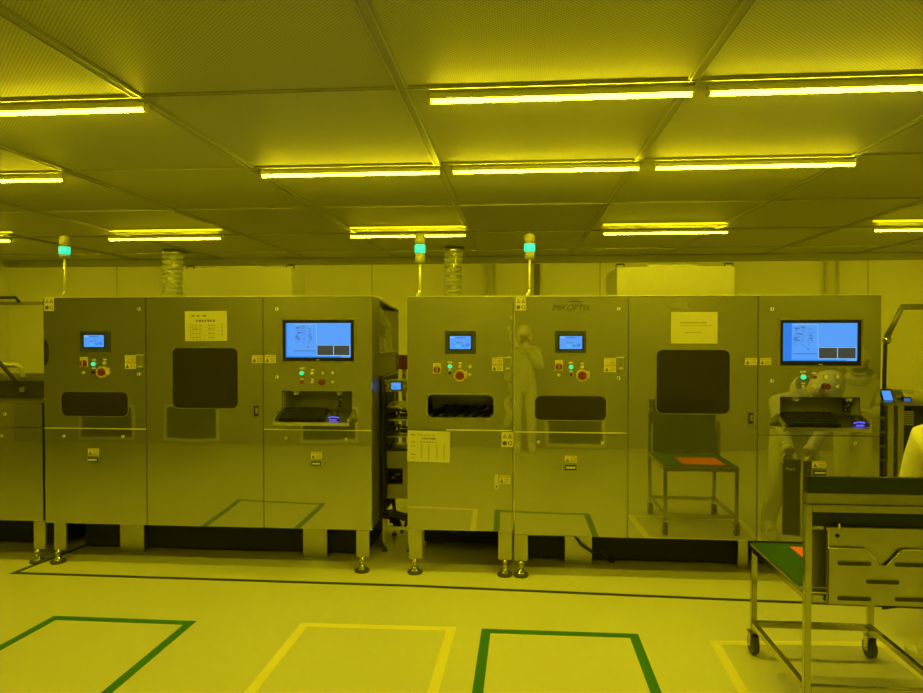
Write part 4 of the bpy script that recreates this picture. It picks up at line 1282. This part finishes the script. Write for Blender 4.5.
def person(label, loc, J, face, scale=1.0):
    """J: joint positions in world space; face = unit direction the face looks"""
    V, E, Rr = [], [], []
    idx = {}
    def add(n, r, prev=None):
        idx[n] = len(V); V.append(Vector(J[n])); Rr.append(r * scale)
        if prev: E.append((idx[prev], idx[n]))
    def mid(a, b, n, t=.5):
        J[n] = Vector(J[a]).lerp(Vector(J[b]), t)
    for S in 'lr':
        J['sh' + S], J['el' + S]
    mid('pelvis', 'chest', 'waist', .45)
    add('pelvis', .155); add('waist', .15, 'pelvis'); add('chest', .155, 'waist'); add('neck', .065, 'chest'); add('head', .092, 'neck'); 
    J['crown'] = Vector(J['head']) + (Vector(J['head']) - Vector(J['neck'])).normalized() * .075 * scale
    add('crown', .075, 'head')
    for S in 'lr':
        add('sh' + S, .075, 'chest'); add('el' + S, .058, 'sh' + S); add('wr' + S, .045, 'el' + S)
        add('hip' + S, .105, 'pelvis'); add('kn' + S, .078, 'hip' + S); add('an' + S, .062, 'kn' + S)
        J['toe' + S] = Vector(J['an' + S]) + Vector((face[0], face[1], 0)).normalized() * .13 * scale - Vector((0, 0, .045))
        add('toe' + S, .042, 'an' + S)
    body = skin_mesh('person', V, E, Rr, 'gown', None)
    body.location = loc
    for v in body.data.vertices: v.co -= Vector(loc)
    tag(body, label, 'person')
    # head dress
    hc = Vector(J['head']) + (Vector(J['crown']) - Vector(J['head'])) * .25
    f = Vector(face).normalized()
    upv = (Vector(J['head']) - Vector(J['neck'])).normalized()
    f = (f - upv * f.dot(upv)).normalized()
    rt_ = f.cross(upv)
    def blob(rad, sx, sy, sz, keep, m, name, lift=0.0, cen=Vector((0, 0, 0))):
        bm = bmesh.new()
        bmesh.ops.create_uvsphere(bm, u_segments=32, v_segments=24, radius=1)
        dl = []
        for q in bm.faces:
            c = q.calc_center_median()
            if not keep(c): dl.append(q)
        bmesh.ops.delete(bm, geom=dl, context='FACES')
        for q in bm.verts:
            c = q.co
            q.co = hc + cen + (rt_ * c.x * sx + f * c.y * sy + upv * c.z * sz) * rad * scale - Vector(loc)
        me = bpy.data.meshes.new(name); bm.to_mesh(me); bm.free()
        me.materials.append(MATS[m])
        for q in me.polygons: q.use_smooth = True
        o = bpy.data.objects.new(name, me); COL.objects.link(o); o.parent = body
        md = o.modifiers.new('thick', 'SOLIDIFY'); md.thickness = .004
        return o
    blob(.128, .88, 1.0, 1.18, lambda c: not (c.y > .55 and -.35 < c.z < .42 and abs(c.x) < .62), 'gown', 'hood')
    o = blob(.120, .84, 1.0, 1.12, lambda c: c.y > .25 and -.1 < c.z < .55, 'skin', 'face'); o['label'] = 'bare brow and eye strip of the face'
    o = blob(.126, .85, 1.03, 1.1, lambda c: c.y > .15 and c.z < .02 and c.z > -.75, 'mask_cloth', 'face_mask'); o['label'] = 'grey face mask'
    eb = MB()
    for s in (-1, 1):
        p = hc + (rt_ * s * .034 + f * .117 + upv * .022) * scale
        eb.sphere(p, .013 * scale, 'print_ink', 1.2, 1, .6, 10, 8)
    eb.build('eyes', body)
    sk = blob(.155, 1.15, .9, .9, lambda c: c.z < .1, 'gown', 'hood_cape', cen=-upv * .13 * scale)
    # belt seam, cuffs
    for S, sd in (('l', 1), ('r', -1)):
        wv = Vector(J['wr' + S]); dv = (wv - Vector(J['el' + S])).normalized()
        MB().cyl(wv - dv * .02, wv + dv * .025, .046 * scale, 'glove', 16).build('cuff', body)
        hand(body, wv + dv * .02, J.get('hd' + S, dv), sd if True else 1, J.get('hu' + S, (0, 0, 1)))
        an = Vector(J['an' + S]); fd = Vector((face[0], face[1], 0)).normalized()
        sd_ = fd.cross(Vector((0, 0, 1)))
        bm_ = MB()
        outl = [(-.07, .035), (.02, .045), (.12, .05), (.19, .04), (.215, 0), (.19, -.04), (.12, -.05), (.02, -.045), (-.07, -.035), (-.09, 0)]
        A = [an * 1 + (fd * a + sd_ * b) * scale for a, b in outl]
        lo_ = [bm_.bm.verts.new((p.x, p.y, .002)) for p in A]
        md_ = [bm_.bm.verts.new((p.x, p.y, .03)) for p in A]
        cen = sum(A, Vector((0, 0, 0))) / len(A)
        tp = [bm_.bm.verts.new(((p.x - an.x) * .7 + an.x, (p.y - an.y) * .7 + an.y, .085 - .04 * max(0, outl[i][0]) / .2)) for i, p in enumerate(A)]
        n = len(A)
        fs = [bm_.bm.faces.new(lo_[::-1]), bm_.bm.faces.new(tp)]
        for r0, r1 in ((lo_, md_), (md_, tp)):
            fs += [bm_.bm.faces.new((r0[k], r0[(k + 1) % n], r1[(k + 1) % n], r1[k])) for k in range(n)]
        bm_._tag(fs, 'shoe', True)
        bm_.build('overshoe', body)
    return body

# worker stooping over the panels behind the trolley (mostly past the right edge)
person('person in a white cleanroom gown stooping behind the trolley at the right edge', (2.20, -1.08, 0), {
    'pelvis': (2.24, -1.22, .84), 'chest': (2.16, -1.00, 1.04), 'neck': (2.27, -.88, 1.15), 'head': (2.31, -.80, 1.20),
    'shl': (2.02, -.95, 1.08), 'ell': (2.03, -.86, .86), 'wrl': (2.03, -.75, .74), 'shr': (2.36, -.95, 1.06), 'elr': (2.30, -.78, .88), 'wrr': (2.16, -.68, .74),
    'hipl': (2.150, -1.2, .80), 'knl': (2.080, -1.06, .46), 'anl': (2.020, -1.12, .085), 'hipr': (2.330, -1.2, .80), 'knr': (2.350, -1.08, .46), 'anr': (2.350, -1.15, .085),
    'hdl': (0, .25, -1), 'hul': (0, -1, .1), 'hdr': (-.2, .25, -1), 'hur': (0, -1, .1)}, (-.08, .85, -.35))
# colleague standing to the right, seen in the polished door
px_, py_ = 3.15, -2.15
person('person in white cleanroom gown and grey mask mirrored beside the right monitor', (px_, py_, 0), {
    'pelvis': (px_, py_, .83), 'chest': (px_ - .01, py_ + .07, 1.11), 'neck': (px_ - .02, py_ + .11, 1.25), 'head': (px_ - .03, py_ + .15, 1.34),
    'shl': (px_ - .17, py_ + .08, 1.13), 'ell': (px_ - .23, py_ + .11, .91), 'wrl': (px_ - .10, py_ + .30, .92), 'shr': (px_ + .17, py_ + .08, 1.13), 'elr': (px_ + .23, py_ + .11, .91), 'wrr': (px_ + .08, py_ + .30, .92),
    'hipl': (px_ - .09, py_, .79), 'knl': (px_ - .10, py_ + .03, .42), 'anl': (px_ - .10, py_ - .02, .085), 'hipr': (px_ + .09, py_, .79), 'knr': (px_ + .10, py_ + .03, .42), 'anr': (px_ + .10, py_ - .02, .085)},
    (-.1, 1, -.15), .95)

# the one taking the picture, just behind the lens, faintly mirrored in the seam between the middle machines
qx, qy = .10, -D - .36
person('person in a white cleanroom gown faintly mirrored between the two middle machines', (qx, qy, 0), {
    'pelvis': (qx, qy, .92), 'chest': (qx, qy + .02, 1.30), 'neck': (qx, qy + .03, 1.48), 'head': (qx, qy + .06, 1.57),
    'shl': (qx - .18, qy + .02, 1.36), 'ell': (qx - .24, qy + .12, 1.14), 'wrl': (qx - .17, qy + .19, 1.38), 'shr': (qx + .18, qy + .02, 1.36), 'elr': (qx + .24, qy + .12, 1.14), 'wrr': (qx + .06, qy + .19, 1.38),
    'hipl': (qx - .09, qy, .88), 'knl': (qx - .10, qy + .03, .48), 'anl': (qx - .10, qy - .02, .085), 'hipr': (qx + .09, qy, .88), 'knr': (qx + .10, qy + .03, .48), 'anr': (qx + .10, qy - .02, .085),
    'hdl': (.3, .1, 1), 'hul': (0, 1, 0), 'hdr': (-.3, .1, 1), 'hur': (0, 1, 0)}, (0, 1, 0))

# =================================================================== low return-air grilles on the wall behind the viewer (mirrored in the doors)
def vgrille(pxs, lab):
    x = wp(pxs, 425, -YF).x                          # where it mirrors in the doors
    t = thing('air_grille', (x, YF + .02, .05), lab, 'air grille', 'return-air grilles low on the wall')
    w, z0, z1 = .42, .04, .57
    MB().ring([(x - w, z0), (x + w, z0), (x + w, z1), (x - w, z1)], [(x - w + .04, z0 + .04), (x + w - .04, z0 + .04), (x + w - .04, z1 - .04), (x - w + .04, z1 - .04)], YF + .001, YF + .02, 'white_paint').build('frame', t)
    m = MB().box(x - w + .04, x + w - .04, YF + .0005, YF + .002, z0 + .04, z1 - .04, 'dark_interior')
    for k in range(14):
        zz = z0 + .05 + k * .03
        m.box(x - w + .04, x + w - .04, YF + .004, YF + .016, zz, zz + .012, 'grille', 0, Matrix.Rotation(.5, 3, 'X'))
    m.build('slats', t)
vgrille(192, 'louvred return-air grille mirrored below the left square window')
vgrille(108, 'louvred return-air grille mirrored below the leftmost slot window')
vgrille(330, 'louvred return-air grille mirrored below the left monitor')
vgrille(575, 'louvred return-air grille mirrored below the slot window of the right machine')

# ---------------------------------------------------------------- world and view
w = bpy.data.worlds.new('world'); sc.world = w
w.use_nodes = True
w.node_tree.nodes['Background'].inputs[0].default_value = (0, 0, 0, 1)
sc.view_settings.view_transform = 'Standard'
sc.view_settings.look = 'None'
sc.view_settings.exposure = 0.0
sc.view_settings.gamma = 1.0
sc.view_settings.use_curve_mapping = False
sc.cycles.use_denoising = True
sc.cycles.max_bounces = 10
sc.cycles.diffuse_bounces = 5
sc.cycles.glossy_bounces = 5
sc.cycles.transmission_bounces = 8
sc.cycles.sample_clamp_indirect = 8
sc.cycles.caustics_reflective = False
sc.cycles.caustics_refractive = False
